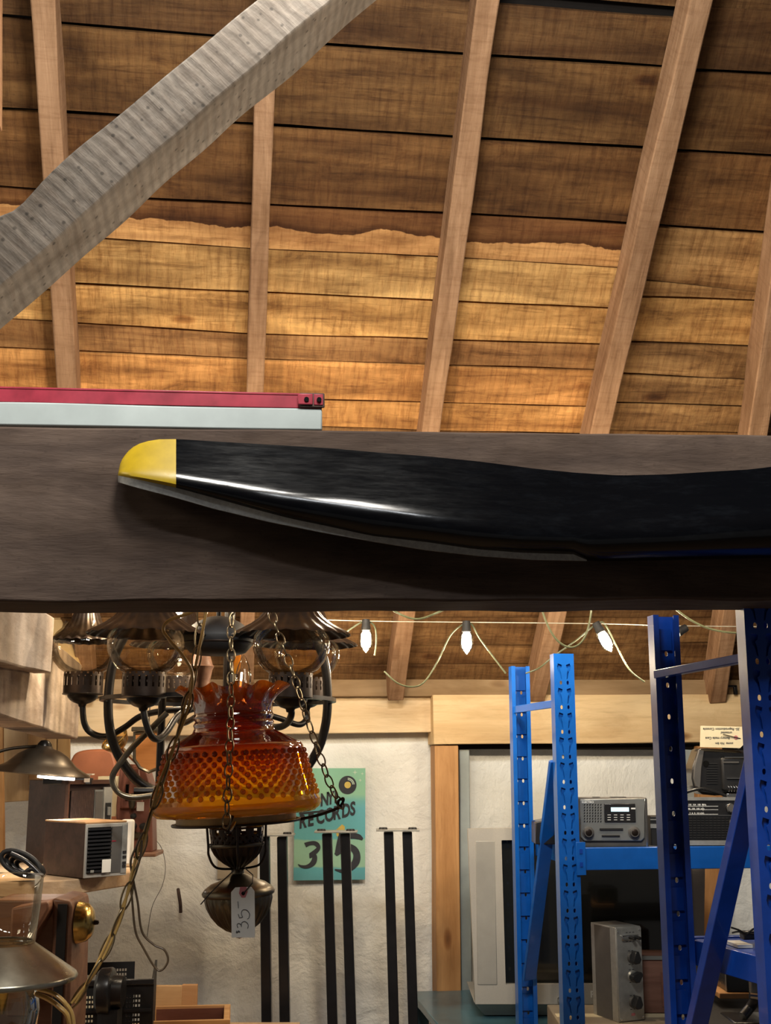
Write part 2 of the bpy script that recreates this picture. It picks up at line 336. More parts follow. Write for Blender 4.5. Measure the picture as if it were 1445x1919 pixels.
def thing(name, label, cat, loc, rz=0.0, group=None):
    o = bpy.data.objects.new(name, None); COL.objects.link(o); o.empty_display_size = .05
    o.location = loc; o.rotation_euler = (0, 0, rz); return tag(o, label, cat, group)
def struct(o): o['kind'] = 'structure'; return o
class FR:                                    # a thing seen square on: pixels become its own local metres
    def __init__(s, px, py, d): s.o = P(px, py, d); s.d = d; s.loc = s.o
    def L(s, px, py, dy=0.0):
        p = P(px, py, s.d+dy)-s.o; c, q = math.cos(-YAW), math.sin(-YAW)
        return Vector((p.x*c-p.y*q, p.x*q+p.y*c, p.z))
def basis(o, x, y, z): 
    m_ = Matrix((x, y, z)).transposed().to_4x4(); m_.translation = o; return m_
def plate(outer, holes, t, name='plate', res=1):     # outline with real holes, in XZ, thickness t about y=0
    cu = bpy.data.curves.new(name, 'CURVE'); cu.dimensions = '2D'; cu.fill_mode = 'BOTH'; cu.extrude = t/2
    for ring in [outer]+holes:
        sp_ = cu.splines.new('POLY'); sp_.points.add(len(ring)-1); sp_.use_cyclic_u = True
        for i, (x, z) in enumerate(ring): sp_.points[i].co = (x, z, 0, 1)
    o = bpy.data.objects.new(name, cu); COL.objects.link(o); dg = bpy.context.evaluated_depsgraph_get(); dg.update()
    me = bpy.data.meshes.new_from_object(o.evaluated_get(dg)); bpy.data.objects.remove(o)
    me.transform(Matrix.Rotation(R(90), 4, 'X')); me.name = name; return me
def mb_add_mesh(mb, me, T=None): mb.add([v.co[:] for v in me.vertices], [tuple(p.vertices) for p in me.polygons], T); return mb
def oval(cx, cz, w, h, n=10):
    return [(cx+w/2*math.copysign(abs(math.cos(6.2832*k/n))**.7, math.cos(6.2832*k/n)), cz+h/2*math.sin(6.2832*k/n)) for k in range(n)]
def text(s, size, parent, T, mat, name='lettering', shear=0.0, bold=0.0, ext=.0004, align='LEFT'):
    cu = bpy.data.curves.new(name, 'FONT'); cu.body = s; cu.size = size; cu.shear = shear; cu.offset = bold; cu.extrude = ext; cu.align_x = align; cu.resolution_u = 3
    o = bpy.data.objects.new(name, cu); COL.objects.link(o); dg = bpy.context.evaluated_depsgraph_get(); dg.update()
    me = bpy.data.meshes.new_from_object(o.evaluated_get(dg)); bpy.data.objects.remove(o); me.transform(Matrix.Rotation(R(90), 4, 'X'))
    me.materials.clear(); me.materials.append(mat); me.name = name; return obj(name, me, parent, T)
def TR(x, y, z): return Matrix.Translation((x, y, z))
def RX(a): return Matrix.Rotation(R(a), 4, 'X')
def RY(a): return Matrix.Rotation(R(a), 4, 'Y')
def RZ(a): return Matrix.Rotation(R(a), 4, 'Z')
def ribbon(mb, pts, wid, y0, y1):            # flat brush stroke in XZ, one continuous strip
    n = len(pts); L, Rr = [], []
    for i, p in enumerate(pts):
        a = pts[max(0, i-1)]; b_ = pts[min(n-1, i+1)]; t = Vector((b_[0]-a[0], b_[1]-a[1])); t.normalize(); q = Vector((-t.y, t.x))*wid[i]/2
        L.append((p[0]+q.x, p[1]+q.y)); Rr.append((p[0]-q.x, p[1]-q.y))
    vs = []
    for l_, r_ in zip(L, Rr): vs += [(l_[0], y0, l_[1]), (r_[0], y0, r_[1]), (r_[0], y1, r_[1]), (l_[0], y1, l_[1])]
    mb.add(vs, [(i*4+k, i*4+(k+1) % 4, i*4+4+(k+1) % 4, i*4+4+k) for i in range(n-1) for k in range(4)]+[(0, 1, 2, 3), (n*4-1, n*4-2, n*4-3, n*4-4)])
def spl(pts, n=8):                            # Catmull-Rom through points
    pts = [Vector(p) for p in pts]; out_ = []
    for i in range(len(pts)-1):
        p0 = pts[max(0, i-1)]; p1 = pts[i]; p2 = pts[i+1]; p3 = pts[min(len(pts)-1, i+2)]
        for k in range(n):
            t = k/n; out_.append(.5*((2*p1)+(p2-p0)*t+(2*p0-5*p1+4*p2-p3)*t*t+(3*p1-p0-3*p2+p3)*t*t*t))
    out_.append(pts[-1]); return out_
def member(name, p0, p1, w, h, up, mat, parent=None, n=24, wob=.003, bevel=.004, color=None, seed=0):
    """sawn timber: local x along it, local z along `up` (height h), local y across (w)"""
    p0, p1, up = Vector(p0), Vector(p1), Vector(up); x = (p1-p0); L = x.length; x.normalize(); z = (up-x*up.dot(x)).normalized(); y = z.cross(x)
    mb = MB(); vs = []
    for i in range(n+1):
        for (a, b_) in ((-1, -1), (1, -1), (1, 1), (-1, 1)):
            q = Vector((i*L/n*3+seed*7.1, a*5, b_*5)); vs.append((i*L/n, a*w/2+wob*noise.noise(q), b_*h/2+wob*noise.noise(q+Vector((9, 9, 9)))))
    fs = [(i*4+k, i*4+(k+1) % 4, i*4+4+(k+1) % 4, i*4+4+k) for i in range(n) for k in range(4)]+[(3, 2, 1, 0), (n*4, n*4+1, n*4+2, n*4+3)]
    mb.add(vs, fs); o = mb.build(name, mat, None, basis(p0, x, y, z), bevel, smooth_=30, color=color)
    if parent: o.parent = parent
    return o

# ================================================================== SETTING
# ---- roof: planks over a dark underlay, rafters below
ceil = obj('ceiling', MB().box((0, 1.95, .034), (7.2, 4.9, .02)).mesh('ceiling', M['deck']), None, basis(RO, Vector((1, 0, 0)), RS, -RN)); struct(ceil)
# the other slope of the roof, behind the camera
RDG = RO+RS*4.38
struct(obj('ceiling', MB().box((0, 2.3, .0), (7.2, 4.6, .02)).mesh('ceiling', M['beam']), None, basis(RDG, Vector((1, 0, 0)), Vector((0, -math.cos(PHI), -math.sin(PHI))), Vector((0, -math.sin(PHI), math.cos(PHI))))))
RT = basis(RO, Vector((1, 0, 0)), RS, -RN)         # local: x along planks, y up the slope, z away from the room
RAFT = {1: ((80, 0), (125, 725), .056), 2: ((502, 0), (478, 735), .050), 3: ((915, 0), (808, 808), .058), 4: ((1314, 0), (1124, 812), .062), 5: ((1458, 560), (1420, 815), .062)}
def rline(k):
    a = roof(*RAFT[k][0], .10); b_ = roof(*RAFT[k][1], .10); return a, b_
def rx(k, v):
    a, b_ = rline(k); return a[0]+(b_[0]-a[0])*(v-a[1])/(b_[1]-a[1])
def seam(pts): return [(roof(*p)[0], roof(*p)[1]) for p in pts]
main = [([(110, -60), (1240, 28)], 6), ([(107, 42), (389, 67), (720, 92), (1247, 125)], 6), ([(120, 210), (475, 233), (720, 248), (905, 260), (1210, 277)], 6),
        ([(60, 356), (265, 372), (470, 382), (720, 395), (885, 401), (1175, 418)], 6), ([(180, 447), (465, 465), (720, 476), (875, 484), (1155, 501)], 3),
        ([(135, 532), (465, 547), (600, 553), (810, 563), (865, 566), (1140, 578)], 5), ([(140, 605), (465, 625), (720, 632), (850, 637), (1125, 645)], 4),
        ([(140, 658), (465, 672), (720, 680), (845, 685), (1110, 692)], 3), ([(200, 735), (600, 748), (835, 754), (1095, 760)], 3), ([(300, 792), (640, 800), (800, 806), (1100, 812)], 3),
        ([(300, 862), (1100, 875)], 3), ([(300, 930), (1100, 941)], 3), ([(300, 990), (1100, 1000)], 3), ([(300, 1050), (1100, 1058)], 3), ([(300, 1105), (1100, 1110)], 3),
        ([(640, 1158), (1100, 1158)], 3), ([(640, 1212), (1100, 1208)], 3), ([(640, 1246), (1100, 1244)], 3), ([(640, 1292), (1100, 1290)], 3)]
leftseg = {1: [(0, 28), (52, 33)], 2: [(0, 205), (68, 208)], 5: [(0, 540), (90, 545)]}
rightseg = {0: [(1340, 10), (1445, 14)], 1: [(1315, 132), (1445, 139)], 2: [(1277, 283), (1445, 292)], 3: [(1240, 424), (1445, 437)], 4: [(1225, 527), (1445, 558)], 5: [(1209, 556), (1445, 564)],
            6: [(1187, 640), (1445, 650)], 7: [(1180, 700), (1445, 712)], 8: [(1160, 753), (1395, 760)], 9: [(1150, 806), (1445, 812)]}
def evalseam(s, x):
    if x <= s[0][0] or len(s) == 2: a, b_ = s[0], s[1]
    elif x >= s[-1][0]: a, b_ = s[-2], s[-1]
    else:
        for a, b_ in zip(s, s[1:]):
            if x <= b_[0]: break
    k = (b_[1]-a[1])/(b_[0]-a[0]); k = max(-.05, min(.05, k)); 
    return a[1]+k*(x-a[0])
rowtone = [(.38, .32, .28), (.43, .36, .29), (.47, .37, .29), (.95, .86, .74), (1.75, 1.75, 1.55), (1.7, 1.62, 1.35), (.92, .80, .72), (1.55, 1.28, 1.0), (1.5, 1.28, 1.0)] + [(.62, .56, .52)]*10  # board colours per row; top rows also darkened to paint in the light falloff
def add_plank(s0, s1, g0, g1, xa, xb, ya, mat, tone, k):
    n = 14; mb = MB(); vs = []; zt = random.uniform(-.003, .003)
    ym = (evalseam(s0, (xa+xb)/2)+evalseam(s1, (xa+xb)/2))/2; sk = random.random()*90
    for i in range(n+1):
        f = i/n
        for which in (0, 1):
            s = s1 if which == 0 else s0; g = g1 if which == 0 else g0
            v_end = ya[which]
            x = xa(v_end) + (xb(v_end)-xa(v_end))*f if callable(xa) else xa+(xb-xa)*f
            y = evalseam(s, x)+(g/2 if which == 0 else -g/2) + .0022*noise.noise(Vector((x*4, sk+which*7, 0)))
            for z in (zt, zt+.02): vs.append((x-XM, y-YM, z))
    return vs
def planks(segs, x0f, x1f, side):
    for k in range(len(main)-1):
        s0 = seam(segs.get(k, main[k][0])); s1 = seam(segs.get(k+1, main[k+1][0])); g0 = main[k][1]*.0017; g1 = main[k+1][1]*.0017
        if side == 'right' and k == 4: g0 = .0015
        if side == 'right' and k == 3: g1 = .0015
        vmid = (s0[0][1]+s1[0][1])/2; xa, xb = x0f(vmid), x1f(vmid); ym = (evalseam(s0, (xa+xb)/2)+evalseam(s1, (xa+xb)/2))/2
        n = 16; vs = []; zt = random.uniform(-.004, .004); sk = random.random()*90
        for i in range(n+1):
            x = xa+(xb-xa)*i/n
            ylo = evalseam(s1, x)+g1/2+.003*noise.noise(Vector((x*4, sk, 0))); yhi = evalseam(s0, x)-g0/2+.003*noise.noise(Vector((x*4, sk+7, 0)))
            for (y, z) in ((ylo, zt), (yhi, zt), (yhi, zt+.02), (ylo, zt+.02)): vs.append((x-xa, y-ym, z))
        fs = [(i*4+q, i*4+(q+1) % 4, i*4+4+(q+1) % 4, i*4+4+q) for i in range(n) for q in range(4)]+[(3, 2, 1, 0), (n*4, n*4+1, n*4+2, n*4+3)]
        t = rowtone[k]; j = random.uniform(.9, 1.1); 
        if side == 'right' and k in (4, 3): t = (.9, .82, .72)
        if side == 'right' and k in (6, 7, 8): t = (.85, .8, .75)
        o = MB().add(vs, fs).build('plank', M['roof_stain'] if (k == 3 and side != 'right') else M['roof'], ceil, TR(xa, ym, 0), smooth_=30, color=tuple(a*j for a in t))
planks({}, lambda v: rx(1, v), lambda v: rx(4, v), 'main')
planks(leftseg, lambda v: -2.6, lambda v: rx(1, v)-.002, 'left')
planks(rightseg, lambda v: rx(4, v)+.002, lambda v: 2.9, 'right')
top = seam(main[0][0])[0][1]
for i in range(5):
    o = MB().box((2.75, .115, .01), (5.5, .222, .02)).build('plank', M['roof'], ceil, TR(-2.6, top+.03+i*.23, 0), color=(.5, .46, .42))
# rafters
def rafter(a, b_, w, seed):
    A = RO+Vector((1, 0, 0))*a[0]+RS*a[1]+RN*.053; B = RO+Vector((1, 0, 0))*b_[0]+RS*b_[1]+RN*.053
    d = (B-A).normalized(); Bx = A+d*((A.z-(EYE+.235))/abs(d.z)); A2 = A-d*.9
    o = member('rafter', A2, Bx, w, .10, -RN, M['rafter'], None, 30, .006, .004, seed=seed); o.matrix_world = o.matrix_basis
    mw = o.matrix_basis.copy(); o.parent = ceil; o.matrix_parent_inverse = RT.inverted(); return o
for k in RAFT: a, b_ = rline(k); rafter(a, b_, RAFT[k][2], k)
dx = rx(2, .5)-rx(1, .5)
rafter((rx(1, 1.4)-dx, 1.4), (rx(1, .3)-dx, .3), .056, 9); rafter((rx(5, 1.4)+dx, 1.4), (rx(5, .3)+dx, .3), .056, 11)

# ---- back wall, floor, plates, posts
wb = struct(MB().grid(lambda u, v: (-2.7+5.6*u, WY+.05+.018*noise.noise(Vector((u*9, v*4, 1)))+.007*noise.noise(Vector((u*31, v*14, 5))), v*(EYE+.30)), 90, 40).build('wall_back', M['plaster'], smooth_=80))
struct(MB().box((0, WY+.16, 1.0), (5.6, .1, 2.0)).build('wall_back', M['plaster']))
fl = struct(MB().box((.1, 1.9, -.03), (5.8, 5.3, .04)).build('floor', M['deck']))
for i in range(26): MB().box((2.9, 0, 0), (5.8, .196, .02)).build('plank', M['floor'], fl, TR(-2.8, -.6+i*.2, -.0), color=(1, 1, 1) if i % 2 else (.85, .85, .85))
def hmember(name, pa, pb, top_a, top_b, y, depth, mat, seed, color=None, par=None):
    a = (PY(*pa, y)+PY(*top_a, y))/2; b_ = (PY(*pb, y)+PY(*top_b, y))/2; h = PY(*top_a, y).z-PY(*pa, y).z
    a.y += depth/2; b_.y += depth/2; return member(name, a, b_, depth, h, (0, 0, 1), mat, par, 20, .003, .003, color, seed)
struct(hmember('trim_1', (-300, 1306), (1900, 1300), (-300, 1272), (1900, 1279), WY-.055, .22, M['board'], 3, (.55, .48, .42)))
struct(hmember('trim_2', (-100, 1384), (811, 1367), (-100, 1293), (811, 1291), WY-.02, .10, M['pine'], 5))
struct(hmember('trim_3', (812, 1395), (1960, 1400), (812, 1302), (1960, 1288), WY-.075, .12, M['pine'], 8, (1.02, .98, .88)))
struct(hmember('trim_4', (840, 1404), (1960, 1408), (840, 1394), (1960, 1396), WY-.02, .07, M['deck'], 8))
def vpost(name, x0, x1, ytop, y, depth, mat, seed, color=None):
    a = PY((x0+x1)/2, ytop, y); b_ = PY((x0+x1)/2+5, 1900, y); w = PY(x1, ytop, y).x-PY(x0, ytop, y).x; d = (b_-a)/(a.z-b_.z); b2 = a+d*a.z
    a.y += depth/2; b2.y += depth/2; return member(name, b2, a, w, depth, (0, 1, 0), mat, None, 20, .002, .003, color, seed)
struct(vpost('trim_5', 815, 859, 1397, WY-.06, .09, M['pine_post'], 2)); struct(vpost('trim_6', 1308, 1354, 1399, WY-.06, .09, M['pine_post'], 4, (.95, .9, .85)))
struct(vpost('trim_7', 861, 880, 1405, WY-.02, .04, M['whitepaint'], 6, (1, 1, 1)))
struct(vpost('trim_8', 1282, 1306, 1405, WY-.02, .04, M['whitepaint'], 6, (1, 1, 1)))
# boards closing the gable side at the left, whitewashed timbers running back to them
wl = struct(MB().box((0, 0, 0), (.05, 3.4, 3.0)).build('wall_left', M['plaster'], None, TR(-2.35, 2.7, 1.5)))
for (x0, x1, y0, y1, tone, dd) in ((-60, 6, 1330, 1680, (.95, .7, .5), 3.85), (8, 54, 1335, 1502, (1.05, 1, .95), 4.1), (56, 86, 1345, 1470, (.75, .62, .5), 4.08), (88, 107, 1350, 1470, (.95, .88, .78), 4.1), (109, 131, 1350, 1490, (.85, .75, .62), 4.1)):
    a = P((x0+x1)/2, y1, dd); b_ = P((x0+x1)/2, y0-90, dd); w = (x1-x0)*scl(1420, dd)
    o = member('plank', a, b_, .022, w, (1, 0, 0), M['board'], None, 10, .003, .002, tone, x0); o.parent = wb
def t_beam(name, l, pa, da, pb, db, hpx_a, seed, mat='whitewood', cat='beam', th=.12):
    a = P(*pa, da); b_ = P(*pb, db); h = P(pb[0], pb[1]-hpx_a, db).z-b_.z
    d = (b_-a).normalized(); a2 = a-d*.5; off = Vector((-th/2, 0, h/2))
    o = member(name, a2+off, b_+off, th, h, (0, 0, 1), M[mat], None, 26, .004, .004, None, seed); return tag(o, l, cat)
t_beam('timber', 'upper whitewashed square timber end at the far left under the dark beam', (0, 1240), 2.25, (96, 1262), 2.95, 104, 1, th=.045)
t_beam('timber', 'lower whitewashed timber with streaks at the far left, below the shorter timber end', (0, 1340), 2.58, (146, 1385), 4.0, 140, 2, th=.10)
a = P(74, 1135, 4.08); b_ = P(128, 1262, 4.08)
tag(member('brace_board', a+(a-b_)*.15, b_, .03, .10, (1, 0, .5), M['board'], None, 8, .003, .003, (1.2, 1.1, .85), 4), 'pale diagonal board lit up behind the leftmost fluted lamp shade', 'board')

# ================================================================== BIG TIMBERS
YB = 2.0
a = PY(-500, 1129, YB); b_ = PY(2000, 1122, YB); ta = PY(-500, 792, YB); tb = PY(2000, 823, YB)
def mbm():
    n = 70; vs = []
    for i in range(n+1):
        f = i/n; x = a.x+(b_.x-a.x)*f; zb = a.z+(b_.z-a.z)*f; zt = ta.z+(tb.z-ta.z)*f
        for (yy, zz, s) in ((0, zb, 0), (0, (zb+zt)/2, 1), (0, zt, 2), (.16, zt, 3), (.16, zb, 4)):
            q = Vector((x*6, s*9, 0)); vs.append((x-a.x, yy+.0035*noise.noise(q), zz-a.z+(.004*noise.noise(q+Vector((0, 0, 5))) if s != 1 else 0)))
    fs = [(i*5+k, i*5+(k+1) % 5, i*5+5+(k+1) % 5, i*5+5+k) for i in range(n) for k in range(5)]+[(4, 3, 2, 1, 0), tuple(n*5+k for k in range(5))]
    return MB().add(vs, fs)
beam = tag(mbm().build('main_beam', M['beam'], None, TR(*a), .004, smooth_=30), 'thick dark weathered beam spanning the whole picture, carrying the black propeller', 'beam')
def PBm(px, py, y): return PY(px, py, y)
# diagonal brace (square timber, underside seen)
yb = 1.42
A0 = PY(-100, 520, yb); A1 = PY(560, -55, yb)     # centre line of the grey face
def brace():
    lo = [(-120, 642), (47, 500), (174, 388), (299, 277), (414, 180), (623, 0), (760, -118)]; hi = [(-120, 440), (0, 402), (22, 396), (45, 374), (78, 338), (150, 277), (220, 215), (350, 107), (480, -2), (620, -118)]
    un = [(-120, 700), (0, 592), (132, 500), (234, 394), (349, 299), (518, 145), (683, 0), (820, -118)]
    d = (PY(623, 0, yb)-PY(47, 500, yb)).normalized(); nrm = Vector((-d.z, 0, d.x)); n = 60; vs = []
    A = PY(47, 500, yb)-d*.24; L = 1.05
    lot = [((PY(*p, yb)-A).dot(d), (PY(*p, yb)-A).dot(nrm)) for p in lo]; hit = [((PY(*p, yb)-A).dot(d), (PY(*p, yb)-A).dot(nrm)) for p in hi]
    for i in range(n+1):
        t = L*i/n; l_ = smooth(lot, t, .01); h_ = smooth(hit, t, .006); w = .105
        e = lambda s: .0035*noise.noise(Vector((t*9, s*5, 2)))
        for (yy, zz) in ((0+e(1), l_+e(2)), (0+e(3), h_+e(4)), (w+e(5), h_+e(6)), (w+e(7), l_+e(8))): vs.append((t, yy, zz))
    fs = [(i*4+k, i*4+(k+1) % 4, i*4+4+(k+1) % 4, i*4+4+k) for i in range(n) for k in range(4)]+[(3, 2, 1, 0), tuple(n*4+k for k in range(4))]
    return MB().add(vs, fs), basis(A, d, Vector((0, 1, 0)), nrm)
mb, T = brace(); tag(mb.build('diagonal_brace', M['brace'], None, T, .003, smooth_=30), 'grey saw-marked timber brace rising diagonally across the upper left', 'beam')
# sliver of post at far left edge
tag(member('edge_post', P(-4, 240, 2.2), P(-2, -300, 2.2), .03, .012, (1, 0, 0), M['rafter'], None, 8, .002, .002, (1.3, 1.2, 1.1), 1), 'thin pale strip of wood at the upper left edge of the picture', 'post')
# white board and red steel bar lying on the beam
yw = YB+.012
wbz = PY(300, 800, yw)
o = hmember('white_board', (-400, 791), (604, 803), (-400, 747), (604, 768), yw, .09, M['whitepaint'], 3); tag(o, 'white painted board lying on top of the dark beam under the red bar', 'board')
rb = thing('steel_bar', 'red painted steel angle bar with a holed rusty end, lying on the white board', 'bar', PY(604, 768, yw)+Vector((0, 0, .002)))
def redbar():
    p0 = PY(-400, 747, yw); p1 = PY(604, 768, yw); t1 = PY(604, 740, yw); d = (p1-p0).normalized(); h = t1.z-p1.z
    T = basis(p0-p1, d, Vector((0, 1, 0)), Vector((-d.z, 0, d.x))); L = (p1-p0).length
    obj('bar', MB().box((L/2-.0, .002, h/2), (L, .004, h)).box((L/2, .03, .002), (L, .055, .004)).box((L/2, .004, h-.002), (L, .010, .004)).mesh('bar', M['red']), rb, T, .001)
    MB().box((L-.018, -.002, h*.52), (.044, .004, h*.98)).build('end_plate', M['rust'], rb, T, .002)
    MB().box((L-.030, -.0055, h*.55), (.026, .003, h*.74)).build('red_tab', M['red'], rb, T, .002)
    MB().box((L-.007, -.0045, h*.55), (.016, .002, h*.74)).build('red_tab', M['red'], rb, T, .002)
    for x in (L-.028, L-.006):
        MB().lathe([(.0001, 0), (.0042, 0), (.0042, .003), (.0001, .003)], 14, TR(x, -.0062, h*.52) @ RX(90)).build('bolt_hole', M['hole'], rb, T)
redbar()

# ================================================================== PROPELLER
TOP = [(221, 890), (224, 872), (230, 858), (245, 840), (268, 828), (300, 823), (335, 823), (400, 827), (500, 833), (620, 840), (720, 849), (800, 855), (900, 865), (1000, 878), (1080, 886), (1160, 891), (1250, 889), (1330, 884), (1400, 880), (1445, 875), (1560, 860), (1700, 850)]
BOT = [(221, 903), (240, 909), (265, 916), (320, 930), (400, 953), (500, 977), (600, 997), (700, 1015), (800, 1031), (900, 1042), (1000, 1049), (1100, 1051), (1200, 1050), (1300, 1047), (1445, 1043), (1700, 1035)]
STR = [(221, 891), (260, 899), (322, 912), (386, 929), (480, 955), (545, 972), (609, 985), (695, 1004), (800, 1016), (889, 1029), (979, 1036), (1080, 1039), (1098, 1049), (1110, 1052), (1700, 1040)]
RID = [(221, 886), (340, 906), (500, 939), (600, 955), (700, 969), (800, 984), (950, 1000), (1100, 1006), (1250, 1001), (1445, 984), (1700, 960)]
prop = thing('propeller', 'glossy black wooden propeller blade with yellow tip mounted on the dark beam', 'propeller', PY(1650, 950, YB-.03))
inv = Matrix.Translation(prop.location).inverted()
XS = [221, 222.5, 225, 229, 234, 241, 250, 262, 278, 298, 318, 330, 345, 370]+list(range(400, 1701, 25))
def off_front(x, py):
    t_, b2, r_ = lerp(TOP, x), lerp(BOT, x), lerp(RID, x)
    e0 = .022; em = e0+.62*(r_-t_)*.00089*.875+lerp([(221, .012), (400, 0), (1100, 0), (1445, .02)], x); e1 = em-lerp([(221, .004), (400, .014), (800, .026), (1445, .05)], x)
    if py <= r_:
        f = (py-t_)/max(1e-3, r_-t_); return e0+(em-e0)*(f if f < .75 else f-(f-.75)**2/.5)/.875
    st_ = lerp(STR, x); f = min(1, (py-r_)/max(1e-3, st_-r_)); g = e1+(em-e1)*(1-f**2.4)
    return g-max(0, py-st_)*.0002
def front(x, py): return PY(x, py, YB-off_front(x, py))
def back(x, py):
    t_, b2 = lerp(TOP, x), lerp(BOT, x); f = max(0, min(1, (py-t_)/max(.01, (b2-t_)))); o_ = off_front(x, py)
    p = PY(x, py, YB-o_); th = .004+lerp([(221, .006), (600, .022), (1445, .075)], x)*math.sin(f*math.pi); p.y = min(YB-.006, p.y+th); return p
def skin(xs, lo, hi, name, mat, nt_=18, l=None):
    fr, bk = [], []
    for x in xs:
        a_, b2 = lo(x), hi(x)
        fr.append([front(x, a_+(b2-a_)*j/nt_) for j in range(nt_+1)]); bk.append([back(x, a_+(b2-a_)*j/nt_) for j in range(nt_+1)])
    vs = [p for c in fr for p in c]+[p for c in bk for p in c]; K = nt_+1; NN = len(xs)*K; fs = []
    for i in range(len(xs)-1):
        for j in range(nt_):
            fs.append((i*K+j, i*K+j+1, (i+1)*K+j+1, (i+1)*K+j)); fs.append((NN+i*K+j, NN+(i+1)*K+j, NN+(i+1)*K+j+1, NN+i*K+j+1))
        for j in (0, nt_): fs.append((i*K+j, (i+1)*K+j, NN+(i+1)*K+j, NN+i*K+j))
    for i in (0, len(xs)-1): fs += [(i*K+j, i*K+j+1, NN+i*K+j+1, NN+i*K+j) for j in range(nt_)]
    mb = MB().add([inv @ Vector(p) for p in vs], fs); o = mb.build(name, mat, prop, smooth_=50)
    if l: lab(o, l)
    return o
ysl = lambda x: lerp(STR, x)
skin([x for x in XS if x >= 330], lambda x: lerp(TOP, x), lambda x: lerp(STR, x), 'blade', M['blade'], 30)
skin([x for x in XS if x <= 330], lambda x: lerp(TOP, x), lambda x: lerp(STR, x), 'blade_tip', M['yellow'], 14, 'yellow painted blade tip')
skin([x for x in XS if x <= 1100], lambda x: lerp(STR, x), lambda x: lerp(BOT, x), 'edge_strip', M['lead'], 4, 'dull grey metal strip along the lower edge')
c = PY(1760, 950, YB-.09)-prop.location
MB().lathe([(.0001, -.07), (.085, -.07), (.095, -.06), (.095, .06), (.085, .07), (.0001, .07)], 40, TR(*c) @ RX(90)).build('hub', M['blade'], prop)
# ================================================================== STRING LIGHTS
def bulb(px, py, d, label, tilt=0.0, energy=5.0, grp='string light bulbs'):
    p = P(px, py, d); t = thing('light_bulb', label, 'bulb', p, 0, grp); T = RY(tilt)
    MB().lathe([(.0001, -.094), (.004, -.091), (.008, -.087), (.017, -.078), (.0205, -.066), (.0205, -.045), (.017, -.028), (.0125, -.022)], 20, T).build('glass_envelope', M['glass'], t)
    MB().lathe([(.0001, -.083), (.013, -.076), (.0155, -.062), (.0145, -.038), (.009, -.028), (.0001, -.026)], 16, T).build('glowing_core', M['bulb_glow'], t)
    MB().lathe([(.0001, .008), (.011, .007), (.0125, 0), (.0125, -.012), (.014, -.016), (.014, -.026), (.0001, -.026)], 16, T).build('socket', M['black'], t)
    l = bpy.data.lights.new('bulb_light', 'POINT'); l.energy = energy; l.color = (1, .80, .55); l.shadow_soft_size = .016
    o = bpy.data.objects.new('bulb_light', l); COL.objects.link(o); o.parent = t; o.matrix_local = T @ TR(0, 0, -.115); return t
EB = 3.4
bulb(686, 1165, 3.62, 'lit clear bulb hanging from the wire nearest the fluted lamp shades', 0, EB)
bulb(874, 1168, 3.62, 'lit clear bulb hanging second along the wire, in the middle of the picture', 0, EB)
bulb(1118, 1170, 3.62, 'tilted lit clear bulb hanging third along the wire, left of the tall blue post', -28, EB)
bulb(1283, 1178, 3.62, 'lit bulb peeping out just right of the tall dark blue post', 62, EB)
for i, (px, py, e) in enumerate(((333, 1112, 5), (575, 1105, 4))):
    bulb(px, py, 3.5, ('lit bulb glimpsed between the two left fluted shades under the beam', 'lit bulb half hidden by the beam above the right fluted shade')[i], 0, e)
for i, (px, py, e) in enumerate(((250, 1000, 11), (640, 1010, 11), (1010, 1010, 8), (1330, 1010, 8))):
    bulb(px, py, 3.15, 'lit bulb of the upper string, hidden behind the dark beam '+('above the leftmost fluted shades', 'above the painted poster', 'above the far blue rack', 'above the near blue rack')[i], 0, e, 'upper string light bulbs')
def wire(name, pts, d, r, mat, label, cat='wire', grp=None, n=8):
    q = [P(p[0], p[1], p[2] if len(p) > 2 else d) for p in pts]
    return tag(MB().tube(spl(q, n), r, 6).build(name, M[mat], None, smooth_=60), label, cat, grp)
wire('guy_wire', [(560, 1160), (690, 1164), (870, 1166), (1130, 1169), (1280, 1173), (1600, 1176)], 3.62, .0015, 'line', 'straight pale wire stretched level behind the beam carrying the bulbs')
wire('drooping_wire', [(645, 1188), (655, 1180), (684, 1163), (697, 1168), (704, 1180), (705, 1205), (702, 1228)], 3.63, .0028, 'wire', 'short drooping cord beside the leftmost string bulb')
wire('drooping_wire', [(720, 1258), (745, 1280), (772, 1287), (795, 1278), (820, 1240), (845, 1190), (872, 1168), (884, 1170), (898, 1195), (920, 1225), (948, 1262)], 3.63, .0028, 'wire', 'looping cord passing over the second string bulb')
wire('drooping_wire', [(985, 1262), (1010, 1252), (1040, 1228), (1080, 1200), (1120, 1168), (1135, 1172), (1155, 1210), (1180, 1255), (1208, 1278)], 3.63, .0028, 'wire', 'cord drooping from the third string bulb towards the blue posts')
wire('drooping_wire', [(700, 1095), (720, 1130), (750, 1151), (782, 1160), (815, 1150), (850, 1132), (880, 1100)], 3.4, .0032, 'wire', 'cord sagging just below the beam right of the lamps')
wire('drooping_wire', [(1005, 1090), (1018, 1150), (1040, 1195), (1068, 1213), (1092, 1200), (1106, 1160), (1112, 1090)], 3.4, .0032, 'wire', 'deep loop of cord hanging under the beam left of the third bulb')
wire('drooping_wire', [(1235, 1100), (1260, 1135), (1300, 1165), (1345, 1182), (1400, 1185), (1470, 1170)], 3.4, .0032, 'wire', 'cord sagging under the beam between the two near blue posts')

